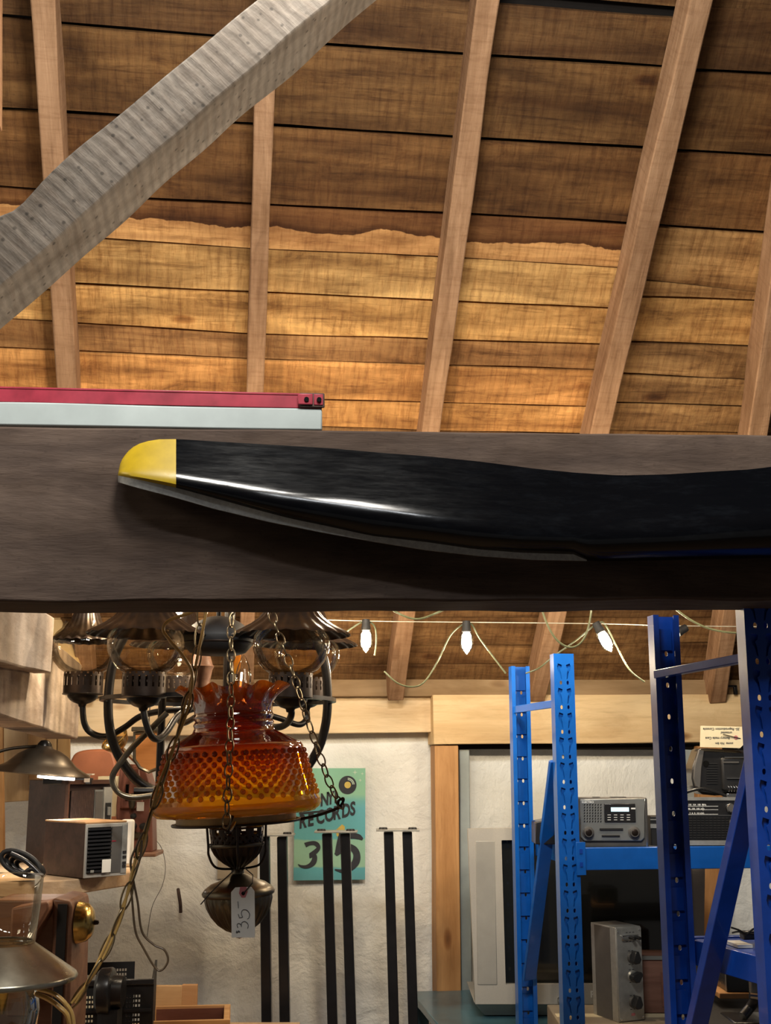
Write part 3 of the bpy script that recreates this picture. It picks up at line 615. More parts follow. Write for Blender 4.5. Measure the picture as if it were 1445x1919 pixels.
# ================================================================== CHAINS
def link_mesh(L, wd, r):
    n = 20; pts = []
    for k in range(n):
        a_ = 6.28318*k/n; pts.append((math.cos(a_)*wd/2, 0, math.sin(a_)*L/2))
    return MB().tube(pts, r, 6, closed=True).mesh('chain_link', M['link'], 60)
def chain(root, pts, L, wd, r, name='chain_link', jig=8):
    q = spl(pts, 10); me = link_mesh(L, wd, r); pitch = L-2.6*r; acc = 0; prev = q[0]; k = 0; nxt = pitch/2; inv_ = root.matrix_basis.inverted()
    for p in q[1:]:
        seg = (p-prev).length
        while acc+seg >= nxt:
            c_ = prev+(p-prev)*((nxt-acc)/seg); t_ = (p-prev).normalized()
            rot = t_.to_track_quat('Z', 'Y').to_matrix().to_4x4() @ RZ((90 if k % 2 else 0)+25+random.uniform(-jig, jig))
            obj(name, me, root, inv_ @ (Matrix.Translation(c_) @ rot)); k += 1; nxt += pitch
        acc += seg; prev = p
# rail behind the beam that the lamps hang from
RZH = hz(960, 2.65)
RAIL = P(380, 900, 2.65)
rail = tag(member('hanging_rail', P(-150, 905, 2.6), P(800, 905, 2.6), .04, .04, (0, 0, 1), M['rafter'], None, 8), 'wooden rail behind the dark beam that the lamps hang from', 'rail')
# ================================================================== AMBER HANGING LAMP
DA = 2.65; sc = scl(1440, DA); ax = P(443, 1535, DA)
lamp = thing('hanging_lamp', 'hanging oil-style lamp with amber hobnail glass shade and ruffled crown', 'lamp', ax)
def zz(py): return hz(py, DA)-ax.z
prof = [(157, 1502), (159, 1510), (155, 1518), (146, 1525), (138, 1522), (150, 1514), (157, 1502), (152, 1491), (144, 1465), (137, 1440), (131, 1415), (129, 1403), (125, 1396), (110, 1389), (92, 1379), (78, 1371), (74, 1362), (76, 1356), (72, 1350), (76, 1343), (73, 1336), (74, 1328), (76, 1316), (82, 1304), (92, 1294), (102, 1286)]
pr = [(r_*sc, zz(y_)) for r_, y_ in prof[6:]]; body = []
for i in range(len(pr)-1):
    for k in range(3): f = k/3; body.append((pr[i][0]+(pr[i+1][0]-pr[i][0])*f, pr[i][1]+(pr[i+1][1]-pr[i][1])*f))
body.append(pr[-1]); zc0, zc1 = zz(1328), zz(1286)
def ruffle(a_, f, r_, z_):
    if z_ < zc0: return r_, z_
    q = min(1, (z_-zc0)/(zc1-zc0)); return r_+sc*8*q**1.2*math.sin(a_*13), z_+sc*5*q**1.6*math.cos(a_*13+.6)
sh = MB().lathe(body, 150, rf=ruffle); sh.lathe([(r_*sc, zz(y_)) for r_, y_ in prof[:7]], 90)
def rad_at(z_): 
    for (r0, z0), (r1, z1) in zip(pr, pr[1:]):
        if z0 <= z_ <= z1: return r0+(r1-r0)*(z_-z0)/(z1-z0)
    return pr[0][0]
for row in range(9):
    z_ = zz(1490-row*9.8); r_ = rad_at(z_)
    for k in range(44):
        a_ = 6.28318*(k+.5*(row % 2))/44; sh.ball((r_*math.cos(a_), r_*math.sin(a_), z_), .0060, 6, (1, 1, 1))
sob = sh.build('hobnail_shade', M['amber'], lamp, smooth_=60)
for v in sob.data.vertices: v.co.z -= 0
ring = [(r_*sc, zz(y_)) for r_, y_ in ((110, 1523), (111, 1523), (111, 1543), (110, 1543), (110, 1523))]
lab(MB().lathe(ring, 64).build('shade_ring', M['ringbrass'], lamp), 'tarnished brass ring under the shade')
arm = lambda pts, r, nm='arm', mt='bronze', par=lamp: MB().tube(spl(pts, 6), r, 6).build(nm, M[mt], par, smooth_=60)
Lp = lambda px, py, d=DA: P(px, py, d)-ax
MB().tube([(118*sc*math.cos(6.283*k/40), 118*sc*math.sin(6.283*k/40), zz(1541)) for k in range(40)], .003, 6, closed=True).build('wire_ring', M['bronze'], lamp, smooth_=60)
for (px, d) in ((640, 2.62), (292, 2.60)):
    s_ = 1 if px > 447 else -1
    arm([Lp(447+s_*112, 1536), Lp(447+s_*155, 1526), Lp(px, 1512, d)], .0035)
    arm([Lp(px-4, 1514, d), Lp(px+4*s_, 1500, d), Lp(px+2, 1496, d), Lp(px-6, 1502, d), Lp(px-4, 1514, d)], .003, 'hook')
arm([Lp(436, 1530, 2.46), Lp(428, 1550, 2.44), Lp(424, 1560, 2.43), Lp(430, 1558, 2.43), Lp(440, 1542, 2.47)], .0035, 'hook')
def band(mb, r0, r1, z0, z1, nu, nv, keep):
    vs = []
    for j in range(nv+1):
        for i in range(nu):
            r_ = r0+(r1-r0)*j/nv; a_ = 6.28318*i/nu; vs.append((r_*math.cos(a_), r_*math.sin(a_), z0+(z1-z0)*j/nv))
    fs = [(j*nu+i, j*nu+(i+1) % nu, (j+1)*nu+(i+1) % nu, (j+1)*nu+i) for j in range(nv) for i in range(nu) if keep(i, j)]
    return mb.add(vs, fs)
bb = band(MB(), 47*sc, 50*sc, zz(1582), zz(1548), 96, 8, lambda i, j: not ((j in (5, 6) and i % 8 in (2, 3, 4)) or (j in (1, 3) and (i+j) % 4 == 0)))
bb.build('pierced_burner_band', M['bronze'], lamp, solid=.0015, smooth_=60)
flute = lambda n, am: (lambda a_, f, r_, z_: (r_*(1+am*math.sin(a_*n)*math.sin(f*3.14159)), z_))
MB().lathe([(r_*sc, zz(y_)) for r_, y_ in ((51, 1584), (50, 1580), (46, 1590), (41, 1600), (34, 1609), (24, 1618), (14, 1625), (9, 1628))], 96, rf=flute(20, .05)).build('burner_cup', M['bronze'], lamp, smooth_=60)
MB().lathe([(r_*sc, zz(y_)) for r_, y_ in ((52, 1579), (53, 1582), (52, 1585), (49, 1586))], 48).build('rim_bead', M['pewter'], lamp, smooth_=60)
MB().lathe([(r_*sc, zz(y_)) for r_, y_ in ((9, 1627), (12, 1630), (12, 1637), (20, 1641), (34, 1649), (50, 1655), (62, 1664), (67, 1671), (66, 1676), (61, 1680))], 64).build('font_top', M['pewter'], lamp, smooth_=60)
MB().lathe([(r_*sc, zz(y_)) for r_, y_ in ((62, 1678), (62, 1686), (58, 1700), (50, 1716), (38, 1732), (24, 1743), (8, 1750), (7, 1752), (7, 1757), (.1, 1760))], 110, rf=flute(26, .035)).build('fluted_font', M['pewter'], lamp, smooth_=60)
for k, a_ in enumerate((R(200), R(338), R(270), R(90))):
    c_, s_ = math.cos(a_), math.sin(a_); arm([(r_*sc*c_, r_*sc*s_, zz(y_)) for r_, y_ in ((58, 1538), (56, 1580), (55, 1600), (42, 1622), (10, 1628))], .0026, 'wire_cage')
for o in list(lamp.children):
    if o.name.split('.')[0] not in ('arm', 'hook'): o.matrix_local = RY(-3.0)
chain(lamp, [P(436, 1085, 2.55), P(433, 1180, 2.55), P(433, 1300, 2.52), P(430, 1400, 2.47), P(427, 1480, 2.44), P(424, 1545, 2.42)], .030, .017, .0018)
chain(lamp, [P(490, 1085, 2.62), P(512, 1160, 2.64), P(545, 1250, 2.66), P(567, 1320, 2.66), P(592, 1395, 2.65), P(617, 1465, 2.63), P(637, 1505, 2.62)], .030, .017, .0018)
# price tag on the lamp
tg = FR(455, 1672, 2.46); t = thing('price_tag', 'white price tag with pencilled price hanging from the amber lamp font', 'tag', tg.loc, YAW)
ol = [tg.L(*p) for p in ((433, 1672), (441, 1663), (471, 1662), (477, 1670), (478, 1757), (434, 1757))]
MB().prism([(p.x, p.z) for p in ol], 0, .001).build('card', M['paper'], t)
MB().prism([(p.x, p.z) for p in (tg.L(*q) for q in ((450, 1662), (462, 1662), (464, 1672), (460, 1682), (453, 1682), (448, 1674)))], -.0008, 0).build('reinforcement', M['pink'], t)
c_ = tg.L(456, 1674); MB().lathe([(.0001, 0), (.0035, 0), (.0035, .001), (.0001, .001)], 14, TR(c_.x, -.0012, c_.z) @ RX(90)).build('punched_hole', M['hole'], t)
hw = MB()
def pen(pts, w=.0011):
    q = spl([(tg.L(*p).x, tg.L(*p).z, 0) for p in pts], 5) if len(pts) > 2 else [Vector((tg.L(*p).x, tg.L(*p).z, 0)) for p in pts]
    ribbon(hw, [(v.x, v.y) for v in q], [w]*len(q), -.0008, .0002)
pen([(445.8, 1689.4), (447, 1701.8)]); pen([(446.4, 1713), (449, 1720.6)]); pen([(448.6, 1720), (455, 1718.7)])
pen([(455, 1718.7), (452.3, 1711.5), (455.6, 1705), (463.4, 1706.3), (468, 1714), (466, 1720.6), (463.4, 1722)])
pen([(446, 1739), (444.3, 1733.7), (446.4, 1730.6), (451, 1732.2), (452.3, 1736.8)]); pen([(452.3, 1736.8), (453, 1729.8), (457, 1727), (462, 1728.5), (465.3, 1733.7), (464, 1740)])
pen([(443.5, 1744), (444, 1749), (447, 1744), (449.5, 1747.5)]); pen([(442, 1747), (450, 1746)])
hw.build('handwriting', M['ink'], t, smooth_=0)
Q = lambda px, py, d: P(px, py, d)-tg.loc
lo_ = MB().tube([Vector((c_.x, -.002, c_.z)), tg.L(462, 1668, -.005), tg.L(473, 1655, .0), tg.L(474, 1640, .02), tg.L(458, 1626, .08)], .0012, 5)
lo_.tube([tg.L(440, 1630, .08), tg.L(418, 1650, .02), tg.L(392, 1676, .0), tg.L(376, 1695, -.01)], .0012, 5); lo_.build('tie', M['black'], t)
# ---- swag chain with its amber cord
sw = thing('swag_chain', 'long-linked aged brass chain slanting down left across the amber shade', 'chain', P(372, 1140, 2.45))
SP = [P(379, 1085, 2.44), P(376, 1160, 2.44), P(366, 1250, 2.42), P(348, 1330, 2.40), P(322, 1410, 2.38), P(298, 1480, 2.36), P(276, 1548, 2.35), P(252, 1630, 2.33), P(222, 1725, 2.31), P(180, 1815, 2.30), P(138, 1880, 2.30)]
chain(sw, SP, .052, .019, .0019, jig=20)
def offs(pts, a, d=0): return [Vector((p.x+a*math.sin(i*1.7), p.y+d, p.z)) for i, p in enumerate(pts)]
cd_ = thing('lamp_cord', 'shiny amber twin lamp cord threaded through the slanting chain', 'cord', SP[0])
for ph, a_ in ((0, .004), (2, -.004)):
    MB().tube([p-SP[0] for p in spl([P(398, 1085, 2.40), P(388, 1140, 2.40)]+offs([SP[k] for k in range(2, 11)], a_), 8)], .0028, 7).build('strand', M['cord'], cd_, smooth_=60)
MB().tube([p-SP[0] for p in spl([P(402, 1090, 2.38), P(370, 1140, 2.37), P(318, 1162, 2.36), P(306, 1180, 2.36), P(318, 1200, 2.36), P(345, 1232, 2.37), P(360, 1262, 2.39), P(358, 1300, 2.39)], 8)], .0034, 7).build('strand', M['cord'], cd_, smooth_=60)
wire('loose_cord', [(268, 1560), (256, 1585), (245, 1615), (250, 1650), (258, 1690), (266, 1745), (288, 1770), (308, 1780), (315, 1800), (303, 1818), (290, 1812), (268, 1775), (254, 1745), (248, 1690), (246, 1650), (262, 1610), (266, 1575)], 2.33, .0022, 'cordbrown', 'loose brown lamp cord dangling in a long loop below the slanting chain', 'cord')
wire('cord_bundle', [(66, 1862), (90, 1872), (112, 1888), (128, 1908), (132, 1960)], 2.28, .0045, 'cord', 'thick shiny bundle of amber cord beside the glass oil lamp base', 'cord')
wire('cord_bundle', [(70, 1853), (100, 1862), (122, 1880), (136, 1905), (140, 1960)], 2.26, .004, 'cord', 'upper strand of shiny amber cord beside the glass oil lamp base', 'cord')
wire('thin_wire', [(288, 1570), (303, 1590), (310, 1625), (304, 1660), (285, 1700), (275, 1760)], 4.2, .001, 'black', 'hair-thin dark wire hanging in a curve on the white wall', 'wire')

# ================================================================== CHANDELIER
CX, DC = 411, 3.2; cc_ = P(CX, 1312, DC); s3 = scl(1300, DC)
ch = thing('chandelier', 'black iron wheel chandelier with clear glass globes and fluted metal shades', 'chandelier', cc_)
zc = lambda py: hz(py, DC)-cc_.z
rr_ = 213*s3
MB().lathe([(rr_-.008, -.005), (rr_+.008, -.005), (rr_+.008, .005), (rr_-.008, .005), (rr_-.008, -.005)], 72).build('wheel_hoop', M['iron'], ch)
st = MB().tube([(0.022, 0, .74), (.022, 0, zc(1225)), (.022, 0, -.02)], .014, 10); st.lathe([(.014, -.05), (.045, -.04), (.06, -.02), (.06, .0), (.03, .02), (.014, .03)], 24, cap=True); st.build('stem', M['iron'], ch)
for a_ in (R(172), R(8)):
    c_, s_ = math.cos(a_), math.sin(a_)
    q = [(c_*r_*s3, s_*r_*s3, zc(y_)) for r_, y_ in ((60, 1180), (150, 1165), (196, 1220), (208, 1312), (196, 1390), (160, 1450), (120, 1480), (70, 1487), (20, 1482))]
    MB().tube(spl(q, 6), .0125, 8).build('scroll_bar', M['iron'], ch, smooth_=60)
q = [((x_-CX)*s3, -.15, zc(y_)) for x_, y_ in ((320, 1340), (290, 1372), (262, 1402), (243, 1428), (230, 1455), (240, 1480), (262, 1490), (292, 1488), (318, 1482))]
lab(MB().tube(spl(q, 6), .0075, 8).build('scroll_bar', M['pewter'], ch, smooth_=60), 'lighter grey inner scroll')
MB().tube([(-.148, 0, zc(1300)), (-.148, 0, zc(1480))], .010, 8).build('lower_rod', M['iron'], ch)
MB().tube([((x_-CX)*s3, -.02, zc(y_)) for x_, y_ in ((262, 1482), (411, 1482), (560, 1482))], .010, 8).build('lower_bar', M['iron'], ch)
sg = scl(1300, 2.9)
def shape_globe(par):
    k = sg
    G = [(38, 0), (41, -2), (48, 4), (60, 16), (69, 32), (73.5, 48), (73, 62), (67, 76), (55, 88), (45, 98), (43, 108)]
    obj('glass_globe', globe_me, par)
globe_me = MB().lathe([(r_*sg, z_*sg) for r_, z_ in ((37, 2), (42, 3), (52, 10), (63, 24), (71, 42), (73, 58), (70, 72), (60, 86), (50, 95), (46, 112))], 48).mesh('glass_globe', M['glass'], 60)
fl2 = lambda a_, f, r_, z_: (r_*(1+.020*math.cos(a_*22)*(f*.8+.2)), z_+.0012*f*math.cos(a_*22))
shade_me = MB().lathe([(r_*sg, z_*sg) for r_, z_ in ((30, 175), (34, 160), (38, 146), (42, 136), (50, 120), (62, 105), (78, 93), (94, 84), (107, 77), (111, 73))], 132, rf=fl2).mesh('fluted_shade', M['bronze'], 60)
gal = MB()
band(gal, 41*sg, 41*sg, 2*sg, -42*sg, 120, 11, lambda i, j: not ((j in (2, 3, 5, 6) and i % 6 in (2, 3)) or (j == 4 and i % 6 == 2) or (j == 0 and i % 6 in (0, 5))))
gal_me = gal.mesh('pierced_gallery', M['bronze'], 60)
cup_me = MB().lathe([(r_*sg, z_*sg) for r_, z_ in ((41, -42), (43, -43), (41, -45), (32, -46), (31, -50), (26, -56), (18, -61), (9, -64), (7, -70))], 40).mesh('cup', M['iron'], 60)
inner_me = MB().lathe([(.022, -.055), (.026, .02), (.024, .06), (.018, .10), (.016, .17)], 24).mesh('chimney', M['glass'], 60)
def globe_arm(px, py, d, ctrl, shade=True):          # py = top rim of the gallery
    c_ = P(px, py, d)-cc_
    for me, nm in ((globe_me, 'glass_globe'), (gal_me, 'pierced_gallery'), (cup_me, 'cup')): obj(nm, me, ch, TR(*c_))
    for o in list(ch.children)[-3:]:
        if o.name.startswith('pierced'): m_ = o.modifiers.new('s', 'SOLIDIFY'); m_.thickness = .0014
    if shade: obj('fluted_shade', shade_me, ch, TR(*c_) @ (Matrix.Diagonal((.66, .66, .92, 1)) if px == 157 else Matrix.Identity(4)))
    q = [c_+Vector((0, 0, -62*sg))]+[P(*k)-cc_ for k in ctrl]
    MB().tube(spl(q, 8), .0085, 8).build('arm', M['iron'], ch, smooth_=60)
globe_arm(157, 1262, 3.26, [(158, 1355, 3.26), (172, 1374, 3.26), (200, 1380, 3.25), (232, 1364, 3.25), (262, 1343, 3.24), (300, 1333, 3.22), (345, 1329, 3.2), (385, 1322, 3.2)])
globe_arm(271, 1262, 2.9, [(273, 1352, 2.9), (283, 1378, 2.91), (297, 1385, 2.95), (312, 1372, 3.0), (330, 1345, 3.05), (350, 1332, 3.1), (390, 1322, 3.18)])
globe_arm(545, 1264, 2.89, [(546, 1340, 2.9), (535, 1358, 2.95), (510, 1362, 3.0), (470, 1345, 3.1), (430, 1326, 3.18)])
globe_arm(333, 1270, 3.55, [(333, 1345, 3.55), (345, 1355, 3.5), (372, 1340, 3.4), (400, 1322, 3.25)])
globe_arm(575, 1272, 3.42, [(575, 1345, 3.42), (560, 1358, 3.4), (520, 1345, 3.35), (440, 1322, 3.22)])
# turned wood column, amber candle glass and bulb in the middle
lab(MB().lathe([(r_*s3, zc(y_)) for r_, y_ in ((10, 1225), (14, 1228), (20, 1248), (23, 1252), (20, 1258), (15, 1285), (17, 1300), (12, 1310))], 24, TR((377-CX)*s3, -.05, 0), cap=True).build('turned_column', M['redwood'], ch, smooth_=60), 'reddish turned wood column')
lab(MB().lathe([(r_*s3, zc(y_)) for r_, y_ in ((16, 1221), (15, 1250), (10, 1262))], 24, TR((434-CX)*s3, .02, 0)).build('candle_shade', M['amber'], ch), 'small amber glass sleeve')
MB().lathe([(max(.0001, r_*s3), zc(y_)) for r_, y_ in ((.1, 1229), (5, 1236), (11, 1250), (15, 1266), (15, 1280), (10, 1292))], 24, TR((454-CX)*s3, -.05, 0)).build('candle_bulb', M['glass'], ch, smooth_=60)
MB().tube([((449-CX)*s3, -.05, zc(1290)), ((451-CX)*s3, -.05, zc(1262))], .003, 6).build('filament', M['tube_glow'], ch)
MB().lathe([(r_*s3, zc(y_)) for r_, y_ in ((30, 1276), (30, 1310), (26, 1312))], 30, TR((472-CX)*s3, .0, 0)).build('glass_sleeve', M['glass_dark'], ch)
# black dish seen from below
dsh = P(408, 1225, 3.0); dm_ = thing('pendant_dish', 'black metal dish shade seen from below, between the fluted shades', 'lamp', dsh)
sd = scl(1200, 3.0)
MB().lathe([(r_*sd, z_*sd) for r_, z_ in ((8, 70), (20, 68), (42, 58), (58, 45), (66, 34), (67, 30), (64, 16), (52, 2), (40, -2), (.1, -2))], 48).build('dish', M['black'], dm_, smooth_=60)
MB().tube([(0, 0, 68*sd), (0, 0, .58)], .006, 8).build('rod', M['iron'], dm_)
MB().lathe([(65*sd, 17*sd), (66*sd, 19*sd), (65*sd, 21*sd)], 48).build('rim_line', M['bronze'], dm_)

# ================================================================== POSTER, NOTE, TABLE LEGS
po = P(617, 1650, 4.42); pf = FR(550, 1650, 4.36); po = PY(550, 1650, WY+.02)
sp_ = (PY(684, 1650, WY+.02).x-po.x)/134.0
pst = thing('record_poster', 'green and blue painted poster with brush lettering about vinyl records on the white wall', 'poster', po)
X = lambda px: (px-550)*sp_
Z = lambda py: hz(py, 4.36)-hz(1650, 4.36)
PW, PH_ = X(684), Z(1437)
MB().box((PW/2, 0, PH_/2), (PW, .004, PH_)).build('sheet', M['poster'], pst)
def disc(cx, cy, r, mat, nm, y=-.003, r0=0.0, n=32):
    MB().lathe([(max(r0, .0001), 0), (r, 0), (r, .001), (max(r0, .0001), .001)], n, TR(X(cx), y, Z(cy)) @ RX(90)).build(nm, M[mat], pst)
disc(650, 1469, 17*sp_, 'posterink', 'vinyl_record'); disc(650, 1469, 6.2*sp_, 'posteryellow', 'record_label', -.0042)
g_ = MB()
for rr2 in (10, 12.5):
    ribbon(g_, [(X(650+rr2*math.cos(R(a_))), Z(1469)+sp_*rr2*math.sin(R(a_))) for a_ in range(5, 92, 12)], [.0028]*8, -.0046, -.004)
for (sx, sy, q) in ((664, 1445, 5), (678, 1447.5, 3.2), (674, 1460, 3.6)):
    pts = []
    for k in range(8): a_ = R(45*k); r_ = q*sp_*(1 if k % 2 == 0 else .28); pts.append((X(sx)+r_*math.sin(a_), Z(sy)+r_*math.cos(a_)))
    g_.prism(pts, -.0036, -.003)
g_.build('white_highlights', M['posterwhite'], pst, smooth_=0)
def brush(s, x, y, size, rot, adv, bold=.0018, rise=0.0):
    for i, chh in enumerate(s):
        text(chh, size, pst, TR(X(x+i*adv), -.0035, Z(y-i*rise)) @ RY(-rot) @ Matrix.Diagonal((.66, 1, 1, 1)), M['posterink'], 'lettering', .28, bold)
brush('VINYL', 572, 1515, .060, 10, 13.2, .0022, 3.0)
brush('RECORDS', 559, 1551, .064, 10, 16.0, .0022, 4.0)
bk = MB()
ribbon(bk, [(X(559), Z(1523)), (X(600), Z(1519)), (X(640), Z(1513))], [.008, .006, .003], -.0045, -.004); bk.build('brush_underline', M['posterink'], pst, smooth_=0); bk = MB()
def b3(pts, w):
    q = spl([(X(p[0]), Z(p[1]), k*sp_) for p, k in zip(pts, w)], 6); b3.n += 1; ribbon(bk, [(v.x, v.y) for v in q], [v.z for v in q], -.0045-.0002*b3.n, -.003)
b3.n = 0
b3([(571, 1583), (578, 1580), (587, 1579), (593, 1582), (596, 1588), (592, 1594), (582, 1602), (579, 1603)], [9, 7, 7, 8, 7, 8, 9, 8])
b3([(579, 1601), (586, 1601), (589, 1606), (587, 1615), (581, 1621), (573, 1624), (564, 1623), (558, 1619)], [4, 7, 9, 10, 8, 6, 4, 1])
bk.build('numeral', M['posterink'], pst, smooth_=0); bk = MB()
b3([(628, 1602), (634, 1596), (642, 1589), (652, 1586), (663, 1592), (668, 1602), (667, 1614), (660, 1624), (650, 1631), (640, 1633), (627, 1630)], [6, 10, 9, 10, 12, 13, 14, 12, 9, 6, 2])
b3([(652, 1566), (662, 1566), (672, 1568), (679, 1573)], [10, 10, 9, 4]); b3([(636, 1566), (634, 1580), (631, 1597)], [6, 8, 8]); b3([(634, 1563), (655, 1564)], [7, 9])
bk.build('numeral', M['posterink'], pst, smooth_=0)
MB().prism([(X(a_), Z(b_2)) for a_, b_2 in ((628, 1555), (640, 1544), (645, 1548), (645, 1568), (636, 1570), (630, 1566))], -.0037, -.003).build('yellow_shape', M['posteryellow'], pst)
nt_ = tag(MB().box((0, 0, 0), (.14, .003, .16)).build('pinned_note', M['cardboard'], None, TR(*PY(446, 1602, WY+.03)), color=(1, 1, 1)), 'plain beige card on the white wall behind the hanging lamp', 'note')
def leg_pair(xs, ytop, xb, d, label, i):
    s4 = scl(1600, d); base = P((xb[0]+xb[1]+19)/2, 1935, d); topc = P((xs[0]+xs[1]+18)/2, ytop, d)
    lean = (topc-base); zb = .02; base0 = base-lean*((base.z-zb)/lean.z); t = thing('table_leg_frame', label, 'table leg', base0, YAW, 'black steel table legs by the wall')
    Rz = Matrix.Rotation(-YAW, 4, 'Z'); v = (Rz @ (topc-base0)); gap = (xs[1]-xs[0])*s4
    for s_ in (-1, 1):
        a_ = Vector((s_*gap/2, 0, 0)); o = member('leg', a_, a_+v*.998, .042, 18.2*s4, (1, 0, 0), M['legblack'], None, 2, 0, .003); o.parent = t
    w = gap+46*s4
    MB().box((v.x, v.y, v.z+.003), (w, .075, .006)).build('top_plate', M['alum'], t, bevel=.001)
    for s_ in (-.38, -.3, .3, .38): MB().lathe([(.0001, .006), (.007, .006), (.009, 0)], 10, TR(v.x+s_*w, v.y-.02, v.z+.006)).build('bolt', M['black'], t)
    MB().box((0, 0, -.005), (w, .09, .01)).build('foot_plate', M['black'], t)
leg_pair((487, 520), 1566, (489, 527), 4.0, 'pair of black steel table legs on end, partly behind the pewter lamp font', 0)
leg_pair((604, 638), 1560, (615, 649), 4.0, 'pair of black steel table legs standing in front of the painted poster', 1)
leg_pair((719, 754), 1557, (729, 766), 4.0, 'pair of black steel table legs nearest the orange wooden post', 2)

# ================================================================== BLUE RACKS
def upright(root, base, top_z, w, dep, flip, mat, px_base=0, pitch=.067, zoff=.03, name='upright'):
    """C-section post: face with through holes and keyhole slots, two flanges, two lips. local to root"""
    Ht = top_z-base.z; holes = []; back_ = MB(); z = Ht-zoff
    while z > .3*0+.45:
        for s_ in (-1, 1):
            holes.append(oval(s_*w*.17, z-.05, w*.12, .0085*1.3))
            k = [(.10, 0), (.30, .004), (.34, -.006), (.31, -.016), (.22, -.024), (.17, -.038), (.12, -.040), (.15, -.022), (.20, -.012), (.12, -.008)]
            holes.append([(s_*a_*w, z-.001+b_2) for a_, b_2 in (k if s_ > 0 else k[::-1])])
        back_.box((0, .006, z-.02), (w*.74, .001, .046)); z -= pitch
    me = plate([(-w/2, 0), (w/2, 0), (w/2, Ht), (-w/2, Ht)], holes, .002)
    mb = MB(); mb_add_mesh(mb, me); mb.add(back_.v, back_.f)
    y1 = dep
    for s_ in (-1, 1):
        mb.box((s_*(w/2-.001), y1/2, Ht/2), (.0022, y1, Ht)); mb.box((s_*(w/2-.006), y1, Ht/2), (.012, .0022, Ht))
    T = TR(*base) @ (RZ(180) if flip else Matrix.Identity(4))
    return mb.build(name, mat, root, T, smooth_=25)
def bar(root, a_, b_2, w, h, mat, name, up=(0, 0, 1)):
    o = member(name, a_, b_2, w, h, up, mat, None, 1, 0, .0015); o.parent = root; return o
# far rack
pB = P(1056, 1225, 3.35); pA = P(970, 1250, 3.78)
r1 = thing('shelving_rack', 'blue steel shelving rack standing farther back, holding the silver radio', 'rack', (pB.x, pB.y, 0)); O = Vector(r1.location)
uB = upright(r1, Vector((0, 0, 0)), pB.z, .0575, .036, False, M['blue']); uA = upright(r1, Vector((pA.x-pB.x, pA.y-pB.y, 0)), pA.z, .0575, .036, True, M['blue'])
RXx = 1.15
upright(r1, Vector((RXx, 0, 0)), pB.z, .0575, .036, False, M['blue']); upright(r1, Vector((RXx+pA.x-pB.x, pA.y-pB.y, 0)), pA.z, .0575, .036, True, M['blue'])
bar(r1, P(963, 1330, 3.75)-O, P(1045, 1318, 3.40)-O, .006, .022, M['blue'], 'strut')
bar(r1, P(1042, 1425, 3.39)-O, P(992, 1835, 3.72)-O, .012, .04, M['blue'], 'diagonal_brace', (1, .3, 0))
z1 = hz(1590, 3.33)-0; zl = hz(1633, 3.33)
hb = z1-zl; fx0 = .03
MB().box(((fx0+RXx)/2, .012, (z1+zl)/2), (RXx-fx0, .022, hb)).build('shelf_beam', M['blue'], r1, bevel=.002)
MB().box((RXx/2+.02, pA.y-pB.y+.02, (z1+zl)/2), (RXx-.05, .022, hb)).build('shelf_beam', M['blue'], r1, bevel=.002)
bar(r1, Vector((pA.x-pB.x+.045, pA.y-pB.y-.02, (z1+zl)/2)), Vector((.045, .03, (z1+zl)/2)), .015, hb*.8, M['blue'], 'end_beam')
dk = [(.03, .022), (RXx, .022), (RXx+pA.x-pB.x, pA.y-pB.y), (pA.x-pB.x+.05, pA.y-pB.y)]
MB().hull2([(x, y, z1-.008) for x, y in dk], [(x, y, z1-.001) for x, y in dk]).build('shelf_deck', M['grey'], r1)
hp = MB().box((.030, -.006, (hz(1583, 3.3)+hz(1641, 3.3))/2), (.026, .004, .086)); hp.build('hook_plate', M['blue'], r1, bevel=.001)
for py in (1598, 1623): MB().box((.030, -.0088, hz(py, 3.3)), (.008, .002, .012)).build('hook', M['blueheavy'], r1)
# near rack
pD = P(1420, 1095, 2.25); pC = P(1237, 1156, 2.60)
r2 = thing('shelving_rack', 'deep blue steel shelving rack nearest the camera at the right edge', 'rack', (pD.x, pD.y, 0)); O2 = Vector(r2.location)
upright(r2, Vector((0, 0, 0)), pD.z, .062, .036, False, M['blueheavy'], zoff=.028); vC = Vector((pC.x-pD.x, pC.y-pD.y, 0)); upright(r2, vC, pC.z, .057, .034, True, M['blueheavy'])
upright(r2, Vector((1.0, 0, 0)), pD.z, .062, .036, False, M['blueheavy']); upright(r2, vC+Vector((1.0, 0, 0)), pC.z, .057, .034, True, M['blueheavy'])
bar(r2, P(1232, 1264, 2.56)-O2, P(1396, 1233, 2.29)-O2, .02, .017, M['blueheavy'], 'strut')
bar(r2, P(1420, 1412, 2.28)-O2, P(1290, 1990, 2.56)-O2, .02, .040, M['blueheavy'], 'diagonal_brace', (1, .2, 0))
zs = hz(1760, 2.58)
sdk = [(vC.x+.04, vC.y-.01), (vC.x+1.0, vC.y-.01), (1.0, .05), (.035, .05)]
MB().hull2([(x, y, zs-.010) for x, y in sdk], [(x, y, zs-.002) for x, y in sdk]).build('shelf_deck', M['blueheavy'], r2)
bar(r2, Vector((vC.x+.04, vC.y-.02, zs-.027)), Vector((.035, .03, zs-.027)), .014, .05, M['blueheavy'], 'end_beam')
MB().box((vC.x+.52, vC.y+.004, zs-.024), (.96, .02, .05)).build('shelf_beam', M['blueheavy'], r2, bevel=.002)
MB().box((.52, .03, zs-.024), (.96, .02, .05)).build('shelf_beam', M['blueheavy'], r2, bevel=.002)

